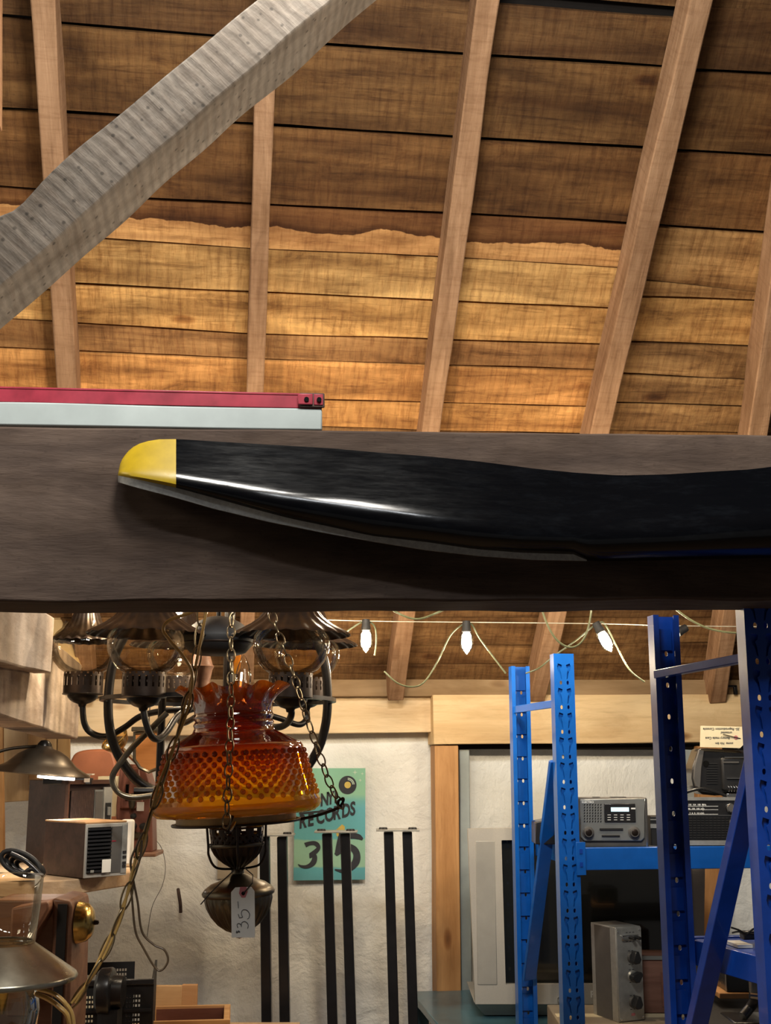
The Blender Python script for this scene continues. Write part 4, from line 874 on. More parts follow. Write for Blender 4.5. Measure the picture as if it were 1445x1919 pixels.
# ================================================================== TELEVISION and its table
tv = FR(1100, 1908, 3.95); t = thing('television', 'large silver-grey tube television behind the blue racks', 'television', tv.loc, YAW)
def rect(fr, x0, y0, x1, y1, d0, d1, nm, mat, par, bevel=.0, l=None, color=None):
    a_ = fr.L(x0, y0, d0); b_2 = fr.L(x1, y1, d0); o = MB().box(((a_.x+b_2.x)/2, (d0+d1)/2, (a_.z+b_2.z)/2), (abs(b_2.x-a_.x), abs(d1-d0), abs(a_.z-b_2.z))).build(nm, M[mat], par, bevel=bevel, color=color)
    return lab(o, l) if l else o
ring_ = [tv.L(*p) for p in ((876, 1553), (1320, 1545), (1316, 1862), (1292, 1880), (890, 1880))]
hole_ = [tv.L(*p) for p in ((939, 1574), (1268, 1571), (1262, 1842), (947, 1843))]
me = plate([(p.x, p.z) for p in ring_], [[(p.x, p.z) for p in hole_]], .03); me.materials.append(M['tvsilver']); obj('bezel', me, t, TR(0, .0, 0), bevel=.004)
MB().prism([(p.x, p.z) for p in hole_], .002, .012).build('screen', M['screen'], t)
a_ = ring_; sh2 = [(p.x*1.0, .012, p.z) for p in ring_]; sh3 = [(p.x*.72, .42, -.0+(p.z-.03)*.86+.03) for p in ring_]
MB().hull2(sh2, sh3).build('shell', M['tvdark'], t)
ch_ = [tv.L(*p) for p in ((888, 1878), (1296, 1878), (1282, 1908), (910, 1908))]
MB().hull2([(ch_[0].x, 0, ch_[0].z), (ch_[1].x, 0, ch_[1].z), (ch_[1].x, .35, ch_[1].z), (ch_[0].x, .35, ch_[0].z)], [(ch_[3].x, .04, 0), (ch_[2].x, .04, 0), (ch_[2].x, .33, 0), (ch_[3].x, .33, 0)]).build('base_chin', M['tvdark'], t, bevel=.003)
for x0, x1 in ((891, 932), (1274, 1308)): rect(tv, x0, 1576, x1, 1846, -.0165, -.012, 'speaker_panel', 'tvdark', t, .002)
c_ = tv.L(1049, 1872); MB().lathe([(.0001, -.004), (.006, -.004), (.010, 0), (.011, .004)], 20, TR(c_.x, -.017, c_.z) @ RX(90)).build('power_button', M['chrome'], t, smooth_=60)
c_ = tv.L(1105, 1867); text('PH', .026, t, TR(c_.x, -.0155, c_.z), M['white_ink'], bold=.0008)
tb = tv.L(1100, 1908).z+tv.loc.z-.003
tt = thing('steel_table', 'worn teal painted steel table under the big television', 'table', (tv.loc.x, tv.loc.y, 0), 0)
MB().box((.02, .22, tb-.012), (.98, .60, .024)).build('tabletop', M['teal'], tt, bevel=.003)
for sx in (-.44, .45):
    for sy in (-.03, .46): MB().box((sx, sy, (tb-.02)/2+.005), (.04, .04, tb-.03)).build('leg', M['teal'], tt)
# black wedge box behind the far rack
bx = FR(1035, 1585, 3.55)
o = MB().prism([(p.x, p.z) for p in (bx.L(*q) for q in ((1000, 1545), (1060, 1532), (1078, 1540), (1078, 1586), (1000, 1586)))], -.05, .05).build('black_case', M['blacksat'], None, Matrix.Translation((bx.loc.x, bx.loc.y, z1+.0)) @ Matrix.Rotation(YAW, 4, 'Z'), bevel=.003); tag(o, 'small black plastic case at the left end of the blue shelf', 'case')

# ---- silver emergency radio on the far shelf
ra = FR(1150, 1588, 3.40); t = thing('silver_radio', 'silver table radio with small lit display standing on the blue shelf', 'radio', (ra.loc.x, ra.loc.y, z1), YAW)
ra.o = Vector((ra.loc.x, ra.loc.y, z1)); zr = ra.L(1150, 1588).z
rect(ra, 1085, 1495, 1217, 1588, .006, .075, 'body', 'grey', t, .004)
ol = [ra.L(*p) for p in ((1087, 1498), (1208, 1496), (1208, 1570), (1202, 1576), (1095, 1576), (1088, 1568))]
MB().prism([(p.x, p.z) for p in ol], -.002, .008).build('front_panel', M['silver'], t, bevel=.002)
rect(ra, 1208, 1495, 1214, 1588, -.002, .01, 'side_trim', 'chrome', t, .001)
rect(ra, 1132, 1506, 1192, 1541, -.005, -.0015, 'display_panel', 'blacksat', t, .003)
rect(ra, 1144, 1512, 1180, 1522, -.0062, -.004, 'display', 'glass_dark', t); 
o = rect(ra, 1145, 1513, 1179, 1521, -.0066, -.004, 'screen', 'lcd', t)
g_ = MB()
for i in range(7):
    for j in range(7): c_ = ra.L(1095+i*5.1, 1508+j*5.2); g_.add([(c_.x-.0016, -.0032, c_.z-.002), (c_.x+.0006, -.0032, c_.z-.002), (c_.x+.0022, -.0032, c_.z+.002), (c_.x, -.0032, c_.z+.002), (c_.x-.0016, -.002, c_.z-.002), (c_.x+.0006, -.002, c_.z-.002), (c_.x+.0022, -.002, c_.z+.002), (c_.x, -.002, c_.z+.002)], [(0, 1, 2, 3), (0, 1, 5, 4), (1, 2, 6, 5), (2, 3, 7, 6), (3, 0, 4, 7)])
g_.build('speaker_grille', M['hole'], t, smooth_=0)
for cx in (1102, 1188):
    c_ = ra.L(cx, 1560)
    kb = MB().lathe([(.0001, -.014), (.011, -.014), (.0125, -.012), (.0135, -.004), (.0165, -.003), (.0165, 0)], 28, TR(c_.x, -.002, c_.z) @ RX(90) @ RX(180)).build('knob', M['grey'], t, smooth_=40)
    MB().lathe([(.0001, .0145), (.008, .0145), (.009, .014)], 24, TR(c_.x, -.002, c_.z) @ RX(90)).build('knob_cap', M['bronze'], t)
rect(ra, 1124, 1552, 1168, 1556, -.006, -.001, 'slider', 'black', t, .001); rect(ra, 1128, 1565, 1162, 1568, -.006, -.001, 'slider', 'black', t, .001)
for x0 in (1112, 1145): rect(ra, x0, 1493.5, x0+(13 if x0 < 1120 else 29), 1495.5, .02, .04, 'top_button', 'black', t)
c_ = ra.L(1090, 1505); text('ELECTRO', .0078, t, TR(c_.x, -.0028, c_.z), M['white_ink'], bold=.0003)
lt = MB()
for i in range(4):
    for j in range(3):
        c_ = ra.L(1141+i*12, 1527+j*4.6); lt.box((c_.x, -.0054, c_.z), (.009, .0008, .0016))
c_ = ra.L(1186, 1515); lt.box((c_.x, -.0054, c_.z), (.012, .0008, .004)); lt.build('button_marks', M['white_ink'], t)
# small black cassette gear next to it
rc = FR(1235, 1588, 3.45); tq = thing('black_player', 'small black player with pale bands between the silver radio and the tall blue post', 'radio', (rc.loc.x, rc.loc.y, z1), YAW); rc.o = Vector(tq.location)
rect(rc, 1219, 1530, 1262, 1588, 0, .08, 'body', 'black', tq, .002); rect(rc, 1219, 1544, 1262, 1552, -.002, .0, 'pale_band', 'alum', tq); rect(rc, 1219, 1535, 1262, 1537, -.002, .0, 'pale_band', 'alum', tq)
# ---- black transistor radio
rb_ = FR(1335, 1588, 3.42); t = thing('transistor_radio', 'black and chrome transistor radio with tuning scale and big speaker grille on the blue shelf', 'radio', (rb_.loc.x, rb_.loc.y, z1), YAW); rb_.o = Vector(t.location)
rect(rb_, 1262, 1496, 1388, 1588, .0, .08, 'body', 'blacksat', t, .003)
rect(rb_, 1262, 1494, 1386, 1500, -.003, .003, 'top_trim', 'alum', t); rect(rb_, 1264, 1575, 1380, 1584, -.003, .002, 'bottom_trim', 'alum', t); rect(rb_, 1266, 1527.5, 1382, 1528.8, -.002, .002, 'chrome_line', 'chrome', t)
g_ = MB()
for i in range(13):
    for j in range(9):
        a_ = rb_.L(1268+i*7.6, 1533+j*4.6); g_.box((a_.x+.0045, -.001, a_.z), (.0088, .003, .0042))
g_.build('speaker_grille', M['black'], t, smooth_=0)
for j, (s_, y_) in enumerate((('88  92  96  100  104  108  MHz', 1508), ('53  60  70  90  120  160  kHz', 1515.5), ('2  3  4  5  6  7  8  9  10 LOG', 1524))):
    c_ = rb_.L(1270, y_+1.5); text(s_, .0062, t, TR(c_.x, -.0006, c_.z), M['white_ink'], bold=.0001)
for y_ in (1510.5, 1517, 1525.5): rect(rb_, 1268, y_, 1346, y_+.8, -.0008, 0, 'scale_line', 'white_ink', t)
rect(rb_, 1317, 1506, 1318, 1520, -.0016, -.0006, 'tuning_needle', 'white_ink', t)
for (cx, cy, r_) in ((1368, 1514, .0125), (1372, 1541, .008), (1372, 1563, .008)):
    c_ = rb_.L(cx, cy); MB().lathe([(.0001, .014), (r_*.82, .014), (r_, .011), (r_*1.02, 0)], 28, TR(c_.x, 0, c_.z) @ RX(90)).build('knob', M['chrome' if r_ > .01 else 'grey'], t, smooth_=40)
    MB().lathe([(.0001, .0148), (r_*.75, .0146)], 24, TR(c_.x, 0, c_.z) @ RX(90)).build('knob_cap', M['grey'], t)
MB().tube(spl([rb_.L(1262, 1494, .02), rb_.L(1285, 1485, .02), rb_.L(1315, 1478, .02), rb_.L(1345, 1485, .02), rb_.L(1362, 1492, .02)], 6), .0045, 8).build('handle', M['blacksat'], t, smooth_=60)
rect(rb_, 1362, 1487, 1386, 1494, .015, .03, 'handle_mount', 'chrome', t, .001)
# ---- black bulky machine on top, lying on it, with manila tag
zt_ = z1+rb_.L(1335, 1496).z
k_ = FR(1350, 1490, 3.46); kc = thing('black_machine', 'bulky rounded black plastic machine with vents lying on the transistor radio', 'machine', (k_.loc.x, k_.loc.y, k_.loc.z), YAW)
ol = [k_.L(*p) for p in ((1310, 1403), (1326, 1402), (1385, 1406), (1400, 1412), (1420, 1412), (1420, 1488), (1340, 1491), (1318, 1489), (1301, 1478), (1297, 1458), (1299, 1435))]
MB().prism([(p.x, p.z) for p in ol], 0, .09).build('body', M['blacksat'], kc, bevel=.008)
ol = [k_.L(*p) for p in ((1309, 1404), (1319, 1406), (1314, 1440), (1312, 1478), (1303, 1474), (1299, 1458), (1301, 1435))]
MB().prism([(p.x, p.z) for p in ol], -.006, .002).build('side_cap', M['grey'], kc, bevel=.002)
rect(k_, 1352, 1420, 1420, 1482, -.022, .0, 'cassette_hood', 'black', kc, .006)
rect(k_, 1358, 1418, 1420, 1420, -.026, -.022, 'bright_edge', 'chrome', kc); rect(k_, 1362, 1458, 1395, 1459.5, -.026, -.021, 'bright_edge', 'chrome', kc); rect(k_, 1356, 1427, 1385, 1430, -.025, -.021, 'name_strip', 'grey', kc)
for j in range(9): rect(k_, 1324, 1430+j*4.6, 1345, 1432+j*4.6, -.0025, .001, 'vent_slat', 'black', kc)
c_ = k_.L(1323, 1431); MB().lathe([(.0001, .002), (.0085, .002), (.0085, 0)], 20, TR(c_.x, -.001, c_.z) @ RX(90)).build('socket_hole', M['hole'], kc)
for j in range(5): MB().tube(spl([k_.L(1364+j*5, 1473, -.024), k_.L(1367+j*5, 1477, -.027), k_.L(1366+j*5, 1483, -.024)], 3), .0012, 5).build('coil_turn', M['chrome'], kc)
MB().tube(spl([k_.L(1386, 1404, .03), k_.L(1387, 1380, .03), k_.L(1392, 1376, .03), k_.L(1420, 1374, .03)], 4), .005, 8).build('bracket', M['black'], kc)
tg2 = FR(1354, 1402, 3.44); t = thing('manila_tag', 'manila tag with upside-down handwriting standing on the black machine', 'tag', tg2.loc, YAW)
ol = [tg2.L(*p) for p in ((1313, 1360), (1398, 1362), (1398, 1391), (1387, 1402), (1312, 1400))]
MB().prism([(p.x, p.z) for p in ol], 0, .001).build('card', M['cream'], t)
for s_, x_, y_, q in (('35- Reproduction Console', 1386, 1364, .0095), ('untested', 1372, 1371, .009), ('Battery made Case', 1368, 1381, .009), ('Sony  No 6m', 1374, 1391, .009)):
    if s_.startswith('Sony'): s_ = 'some  No 6m'
    c_ = tg2.L(x_, y_); text(s_, q, t, TR(c_.x, -.0008, c_.z) @ RY(180), M['ink'], 'handwriting', .2)
c_ = tg2.L(1379, 1382); MB().lathe([(.002, .001), (.0055, .001), (.0055, 0)], 20, TR(c_.x, -.0005, c_.z) @ RX(90)).build('reinforcement', M['pink'], t)
MB().tube([tg2.L(1355, 1376, -.004), tg2.L(1379, 1382, -.003), tg2.L(1388, 1384, .0)], .0012, 5).build('tie', M['black'], t)

# ---- control box on a cardboard carton in front of the television
DCB = 3.50; ZC = hz(1917, DCB)
cb = thing('carton', 'plain grey-brown cardboard carton at the bottom right under the control box', 'box', (*P(1180, 1925, DCB-.06).xy, ZC-.32), YAW)
cf = FR(1180, 1925, DCB-.06); xl = cf.L(1026, 1885, .30).x
MB().box(((xl+.42)/2, .155, .16), (.42-xl, .31, .32)).build('body', M['cardboard'], cb, bevel=.003)
MB().box(((xl+.42)/2, .155, .3206), (.42-xl-.01, .045, .001)).build('tape', M['cream'], cb, color=(.8, .8, .8))
tag(MB().box(((xl+.42)/2, .155, (ZC-.32)/2), (.42-xl, .31, ZC-.335)).build('plinth', M['grey'], None, Matrix.Translation((cb.location.x, cb.location.y, .004)) @ Matrix.Rotation(YAW, 4, 'Z')), 'dark stand below the cardboard carton, under the edge of the picture', 'stand')
bc = P(1160, 1919, DCB); cx_ = thing('control_box', 'tall grey metal control box with three black pointer knobs standing before the television', 'control box', (bc.x, bc.y, ZC), YAW+R(24))
sk = scl(1820, DCB); bw, bh, bd = 48*sk/.835, 169*sk, 49*sk/.585
BX = TR(bw/2, 0, 0)
MB().box((0, bd/2+.001, bh/2), (bw, bd, bh)).build('body', M['alum'], cx_, bevel=.002)
MB().box((-bw/2-.0004, bd*.54, bh*.497), (.0012, bd*.62, bh*.975)).build('grey_side', M['grey'], cx_)
MB().box((0, -.0012, bh/2), (bw*.97, .003, bh*.975)).build('face_plate', M['alum'], cx_, bevel=.0008)
for (fx, fz) in ((-.42, .95), (.42, .96), (-.42, .035), (.42, .04)): MB().lathe([(.0001, .002), (.003, .0015), (.0035, 0)], 10, TR(fx*bw, -.0025, fz*bh) @ RX(90)).build('screw', M['chrome'], cx_)
for (fz, ang, mt) in ((.675, 25, 'black'), (.475, 80, 'black'), (.205, 28, 'black')):
    MB().lathe([(.0001, .006), (.013, .006), (.016, .0)], 24, TR(.08*bw, -.0027, fz*bh) @ RX(90)).build('knob_base', M['alum'] if fz < .5 and fz > .3 else M['grey'], cx_)
    MB().prism([(-.013, -.010), (-.006, -.016), (.008, -.014), (.014, -.004), (.006, .018), (-.004, .018)], -.030, -.008, TR(.08*bw, 0, fz*bh) @ RY(ang-25)).build('pointer_knob', M['blacksat'], cx_, bevel=.002)
MB().box((.02*bw, -.006, .885*bh), (bw*.66, .006, bh*.055)).build('toggle_plate', M['chrome'], cx_, bevel=.002)
for fx in (0.06, .26): MB().tube([(fx*bw, -.008, .885*bh), (fx*bw+.002, -.022, .88*bh)], .0045, 8).build('toggle', M['black'], cx_)
lt = MB()
for fz, n_ in ((.94, 3), (.845, 3), (.745, 2), (.60, 2), (.545, 2), (.41, 2), (.275, 2), (.13, 2)):
    for i in range(n_): lt.box(((i-(n_-1)/2)*.011+.04*bw, -.003, fz*bh), (.006, .0006, .0018))
lt.build('printed_marks', M['ink'], cx_, smooth_=0)
MB().box((.05*bw, -.003, .075*bh), (.012, .0008, .007)).build('red_stamp', M['pink'], cx_)
for o in cx_.children: o.matrix_local = BX @ o.matrix_local
# speckled brown box right of it
o = FR(1228, 1885, 3.62); t = thing('wooden_cabinet', 'purplish brown veneered cabinet beside the control box, partly behind the tall blue post', 'cabinet', (o.loc.x, o.loc.y, ZC+.001), YAW); o.o = Vector(t.location)
zt2 = o.L(1225, 1792).z
MB().box((.02, .06, zt2/2), (.17, .12, zt2)).build('case', M['redwood'], t, bevel=.003, color=(.75, .7, .8)); MB().box((.045, -.002, zt2*.42), (.05, .003, zt2*.6)).build('dark_panel', M['darkwood'], t)
MB().box((.02, -.002, zt2-.004), (.17, .005, .010)).build('pale_edge', M['silver'], t)
# things under the near shelf, far right
zz2 = hz(1878, 3.0)
un = FR(1390, 1872, 3.0); t = thing('wood_mounted_box', 'black box mounted on an orange wooden board under the low blue shelf', 'box', (un.loc.x, un.loc.y, un.loc.z), YAW)
rect(un, 1348, 1861, 1412, 1872, 0, .16, 'wooden_board', 'pine_post', t, .002); rect(un, 1360, 1812, 1424, 1860.5, .01, .13, 'case', 'blacksat', t, .003); rect(un, 1359.5, 1815, 1361.5, 1858, .006, .0095, 'pale_edge', 'alum', t)
rect(un, 1303, 1842, 1318, 1850, .02, .1, 'wooden_board', 'pine_post', t, .002)
un2 = FR(1412, 1925, 2.85); t = thing('dark_clamp_gear', 'black and chrome clamp with a pale upright grip at the lower right edge', 'tool', (un2.loc.x, un2.loc.y, un2.loc.z), YAW)
rect(un2, 1407, 1838, 1422, 1864, 0, .02, 'grip', 'grey', t, .003, 'pale grey grip'); MB().tube(spl([un2.L(1414, 1862), un2.L(1414, 1875, .0), un2.L(1406, 1888, .01), un2.L(1392, 1905, .0)], 5), .011, 10).build('jaw', M['blacksat'], t, smooth_=60)
MB().tube([un2.L(1405, 1866, -.01), un2.L(1424, 1868, -.01)], .007, 10).build('pivot', M['chrome'], t)
MB().box((0.03, .03, .0), (.16, .12, .03)).box((.02, .03, -.05), (.20, .14, .07)).build('base', M['blacksat'], t, bevel=.004)
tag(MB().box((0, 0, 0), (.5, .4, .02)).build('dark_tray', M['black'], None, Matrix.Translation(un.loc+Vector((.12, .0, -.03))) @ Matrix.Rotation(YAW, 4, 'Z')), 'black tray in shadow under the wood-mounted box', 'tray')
cbl = thing('charger_cable', 'tangle of thin black cable with a small plug on the low blue shelf', 'cable', P(1400, 1752, 2.56))
for pts in (((1370, 1738), (1385, 1743), (1400, 1750), (1440, 1752)), ((1372, 1748), (1385, 1746), (1398, 1752), (1410, 1742), (1425, 1735), (1440, 1728))): MB().tube(spl([P(*p, 2.5)-cbl.location for p in pts], 5), .002, 6).build('cable', M['black'], cbl, smooth_=60)
MB().box((0, -.03, .004), (.05, .02, .016)).build('plug', M['blacksat'], cbl, bevel=.002)
c_ = P(1384, 1755, 2.5); tag(MB().box((0, 0, 0), (.03, .06, .006)).build('paper_scrap', M['paper'], None, TR(c_.x, c_.y, zs+.002)), 'scrap of pale paper on the low blue shelf beside the cable', 'paper')

# ================================================================== LEFT SHELF, RADIOS, LAMPS
DS = 3.25; zS = hz(1647, 3.1)
s5 = scl(1640, 3.15)
pts_t = [(-80, 1650), (60, 1644), (120, 1640), (180, 1634), (246, 1626)]
shp = MB()
front_ = [P(px, 1640, lerp([(-80, 3.02), (60, 3.02), (150, 3.1), (246, 3.3)], px)) for px in (-120, -40, 40, 100, 150, 190, 220, 246)]
back_2 = [P(px, 1640, 3.95) for px in (-120, -40, 40, 100, 150, 190, 220, 262)]
n_ = len(front_); vs = []
for zq in (zS-.036, zS): vs += [(p.x, p.y, zq) for p in front_]+[(p.x, p.y, zq) for p in back_2[::-1]]
K = 2*n_; fs = [tuple(range(K-1, -1, -1)), tuple(range(K, 2*K))]+[(i, (i+1) % K, (i+1) % K+K, i+K) for i in range(K)]
o0 = Vector(vs[0]); o = MB().add([Vector(v)-o0 for v in vs], fs).build('wooden_shelf', M['oak'], None, Matrix.Translation(o0), .003); tag(o, 'pale wooden shelf plank at the left carrying the two walnut radios', 'shelf')
def radio(name, label, corner, d, zb, rot, W_, D_, H_, fn):
    c0 = P(*corner, d); t_ = thing(name, label, 'radio', (c0.x, c0.y, zb), rot); fn(t_, W_, D_, H_); return t_
def radio_low(t, Wd, Dp, Ht):      # origin = bottom near corner between side and front; front runs +x, side runs +y
    MB().box((Wd/2, Dp/2+.004, Ht/2), (Wd, Dp, Ht)).build('walnut_case', M['walnut'], t, bevel=.002)
    MB().box((Wd/2, Dp/2+.004, Ht+.002), (Wd, Dp, .004)).build('case_top', M['oak'], t, bevel=.001, color=(.9, .75, .6))
    MB().box((Wd/2, .001, Ht/2), (Wd, .006, Ht*.985)).build('front_frame', M['tvsilver'], t, bevel=.001)
    gx0, gx1 = Wd*.04, Wd*.58; gz0, gz1 = Ht*.09, Ht*.93
    MB().box(((gx0+gx1)/2, -.0025, (gz0+gz1)/2), (gx1-gx0, .002, gz1-gz0)).build('grille_recess', M['hole'], t)
    for j in range(12): MB().box(((gx0+gx1)/2, -.0055, gz0+(j+.5)*(gz1-gz0)/12), (gx1-gx0, .006, .0048), TR(0, 0, 0)).build('louvre', M['blacksat'], t)
    MB().box((Wd*.72, -.0025, Ht*.5), (Wd*.25, .002, Ht*.86)).build('dial_panel', M['grey'], t, color=None)
    MB().box((Wd*.655, -.004, Ht*.66), (Wd*.10, .001, .003)).build('red_pointer', M['red'], t)
    MB().box((Wd*.92, -.0025, Ht*.5), (Wd*.13, .003, Ht*.9)).build('button_strip', M['alum'], t)
    for fz in (.44, .35, .24, .18): MB().box((Wd*.92, -.0045, fz*Ht), (Wd*.075, .004, Ht*.05)).build('push_button', M['black'], t)
    MB().box((Wd*.47, -.0095, Ht*.21), (Wd*.21, .0012, Ht*.24)).build('paper_label', M['paper'], t, bevel=.0005)
    MB().box((Wd*.14, -.0092, Ht*.13), (Wd*.08, .001, Ht*.045)).build('badge', M['alum'], t)
def radio_high(t, Wd, Dp, Ht):
    MB().box((Wd/2, Dp/2+.012, Ht/2), (Wd, Dp, Ht)).build('walnut_case', M['walnut'], t, bevel=.002)
    MB().box((Wd*.02, .004, Ht/2), (Wd*.04, .016, Ht)).box((Wd/2, .004, Ht*.985), (Wd, .016, Ht*.05)).build('walnut_lip', M['walnut'], t, color=(1.9, 1.8, 1.6))
    gx0, gx1 = Wd*.09, Wd*.585
    MB().box(((gx0+gx1)/2, .006, Ht*.45), (gx1-gx0, .004, Ht*.86)).build('grille_recess', M['black'], t)
    for j in range(20): MB().box((gx0+(j+.5)*(gx1-gx0)/20, .002, Ht*.45), (.0026, .006, Ht*.86)).build('grille_slat', M['rust'], t)
    MB().box((Wd*.69, .002, Ht*.46), (Wd*.19, .008, Ht*.86)).build('dial_panel', M['silver'], t); MB().box((Wd*.69, -.003, Ht*.46), (Wd*.155, .002, Ht*.82)).build('dial_glass', M['grey'], t)
    MB().box((Wd*.89, .002, Ht*.48), (Wd*.19, .008, Ht*.88)).build('control_strip', M['alum'], t); MB().box((Wd*.90, -.003, Ht*.40), (Wd*.12, .002, Ht*.66)).build('slot', M['black'], t)
    for fz in (.63, .4, .22): MB().box((Wd*.90, -.007, fz*Ht), (Wd*.06, .008, Ht*.10)).build('slider_knob', M['silver'], t, bevel=.001)
rot = R(-7.8+14+ -38)
# low radio: side face to the left foreshortened, front to the right
radio('walnut_radio', 'lower walnut cased radio with black louvred grille and white sticker', (157, 1640), 3.08, zS+.002, YAW+R(47), 92*s5, 137*s5, 0.131, radio_low)
radio('walnut_radio', 'taller walnut radio with vertical slatted grille standing behind the louvred one', (118, 1640), 3.42, zS+.002, YAW+R(40), 95*s5*1.09, 165*s5*1.09, 0.229, radio_high)
o = FR(239, 1628, 3.42); t = thing('plastic_case', 'frosted white plastic box end beside the louvred radio', 'case', (o.loc.x, o.loc.y, zS+.001), YAW); o.o = Vector(t.location)
rect(o, 226, 1536, 246, 1622, 0, .03, 'shell', 'paper', t, .006)
tg3 = P(205, 1600, 3.7); tag(MB().prism([(-.05, 0), (.035, 0), (.012, .12), (-.05, .12)], 0, .06).build('small_basket', M['cream'], None, Matrix.Translation((P(208, 1600, 3.8).x, P(208, 1600, 3.8).y, hz(1530, 3.8))) @ Matrix.Rotation(YAW, 4, 'Z')), 'small pale wicker box between the radio and the brown casting', 'basket')
# handle and tag on the tall radio
hd = FR(126, 1468, 3.45); t = thing('bar_handle', 'black bar with a white top edge and tag lying on the taller radio', 'handle', hd.loc, YAW)
rect(hd, 80, 1458, 170, 1470, 0, .03, 'bar', 'blacksat', t, .002); rect(hd, 100, 1450, 172, 1452.5, -.002, .03, 'white_edge', 'paper', t, .0); rect(hd, 158, 1453, 168, 1466, -.006, -.004, 'card_tag', 'paper', t)
rect(hd, 82, 1452, 98, 1458, 0, .03, 'end_block', 'blacksat', t, .002)
# black cable coil
co = thing('cable_coil', 'coiled black power cable lying on the shelf left of the radios', 'cable', P(45, 1625, 3.05))
for k in range(4):
    MB().tube([P(38+36*math.cos(a_)*(1-.10*k)+k*6, 1618+24*math.sin(a_+.5)*(1-.12*k)+k*3, 3.02+.015*k)-co.location for a_ in [6.283*j/24 for j in range(24)]], .0062, 7, closed=True).build('loop', M['black'], co, smooth_=60)
MB().tube(spl([P(*p, 3.0)-co.location for p in ((20, 1600), (50, 1615), (76, 1640), (60, 1628), (42, 1640))], 5), .0062, 7).build('loop', M['blacksat'], co, smooth_=60)
# desk lamp
dl = P(78, 1437, 3.3); t = thing('desk_lamp', 'dark metal dome reading lamp, lit, on a curved arm at the left edge', 'lamp', dl); sl = scl(1437, 3.3)
tilt = RY(5)
MB().lathe([(r_*sl, z_*sl) for r_, z_ in ((9, 39), (14, 38), (16, 34), (30, 30), (46, 21), (58, 9), (63, 4), (68, 1), (88, -9), (91, -12), (89, -13))], 56, tilt).build('dome_shade', M['lampshade'], t, solid=.0016, smooth_=60)
MB().tube(spl([Vector((x_*sl, 0, z_*sl)) for x_, z_ in ((-140, -10), (-95, 20), (-60, 33), (-10, 38))], 6), .0042, 8).build('arm', M['lampshade'], t, smooth_=60)
MB().lathe([(.0001, 50*sl), (8*sl, 48*sl), (13*sl, 42*sl), (14*sl, 36*sl)], 20, tilt, cap=True).build('cap', M['iron'], t)
MB().lathe([(.0001, 0), (34*sl, 0), (34*sl, 6*sl), (.0001, 8*sl)], 30, TR(30*sl, -.03, -22*sl) @ tilt).build('lit_lens', M['tube_glow'], t)
l = bpy.data.lights.new('desk_lamp_light', 'SPOT'); l.energy = 7; l.spot_size = R(140); l.spot_blend = .6; l.color = (1, .9, .75); l.shadow_soft_size = .04
o = bpy.data.objects.new('desk_lamp_light', l); COL.objects.link(o); o.parent = t; o.location = (30*sl, -.02, -24*sl)
# red-brown enamel panel, casting with knobs, wooden oval frame, glass bowl
e = FR(190, 1650, 4.0); t = thing('enamel_panel', 'rounded red-brown enamel machine housing behind the walnut radios', 'machine', P(190, 1600, 4.0), YAW); e.o = Vector(t.location)
ol = [e.L(*p) for p in spl([(131, 1600, 0), (132, 1450, 0), (136, 1420, 0), (150, 1408, 0), (180, 1404, 0), (206, 1406, 0), (216, 1420, 0), (222, 1470, 0), (226, 1600, 0)], 4) for p in [(p[0], p[1])]]
MB().prism([(p.x, p.z) for p in ol], -.01, .16).build('housing', M['brownpaint'], t, bevel=.008)
e = FR(252, 1600, 3.75); t = thing('brown_casting', 'tall red-brown metal housing with dark knobs beside the amber shade', 'machine', e.loc, YAW)
ol = [e.L(*p) for p in ((218, 1598), (217, 1510), (224, 1440), (232, 1432), (272, 1434), (283, 1470), (286, 1598))]
MB().prism([(p.x, p.z) for p in ol], 0, .08).build('housing', M['brownpaint2'], t, bevel=.006)
ol = [e.L(*p) for p in ((226, 1515), (233, 1445), (262, 1438), (270, 1515))]; MB().prism([(p.x, p.z) for p in ol], -.012, 0).build('raised_panel', M['brownpaint2'], t, bevel=.004)
for (cx, cy, r_) in ((251, 1529, .008), (251, 1548, .010), (269, 1548, .010)):
    c_ = e.L(cx, cy); MB().lathe([(.0001, .022), (r_*.9, .021), (r_, 0)], 20, TR(c_.x, -.0, c_.z) @ RX(90)).build('knob', M['black'], t)
c_ = e.L(249, 1502); MB().lathe([(.0001, .01), (.012, .008), (.016, 0)], 20, TR(c_.x, -.012, c_.z) @ RX(90) @ Matrix.Diagonal((.7, 1.6, 1, 1))).build('badge', M['pewter'], t)
rect(e, 256.5, 1503, 269, 1520, -.016, -.012, 'paper_label', 'paper', t)
rect(e, 236, 1470, 240, 1500, -.016, -.012, 'slot', 'hole', t); rect(e, 212, 1598, 292, 1606, -.03, .1, 'base', 'redwood', t, .003)
c_ = e.L(257, 1566); MB().lathe([(.0001, .006), (.014, .006), (.018, 0)], 20, TR(c_.x, 0, c_.z) @ RX(90) @ Matrix.Diagonal((1.3, .55, 1, 1))).build('oval_plate', M['pewter'], t)
e = FR(280, 1420, 3.6); t = thing('oval_wood_frame', 'orange wooden oval hanging in a pale metal rim behind the chandelier arms', 'frame', e.loc, YAW)
ol = [e.L(*p) for p in ((254, 1376), (302, 1372), (302, 1425), (294, 1438), (279, 1444), (264, 1436), (254, 1422))]
MB().prism([(p.x, p.z) for p in ol], 0, .012).build('wood_panel', M['pine_post'], t, color=(.9, .7, .5))
MB().tube([e.L(*p) for p in ((252, 1374), (304, 1370), (304, 1426), (296, 1440), (279, 1447), (262, 1439), (252, 1424))], .0055, 6, closed=True).build('metal_rim', M['pewter'], t)
rect(e, 246, 1362, 306, 1371, -.01, .04, 'top_moulding', 'pewter', t, .003)
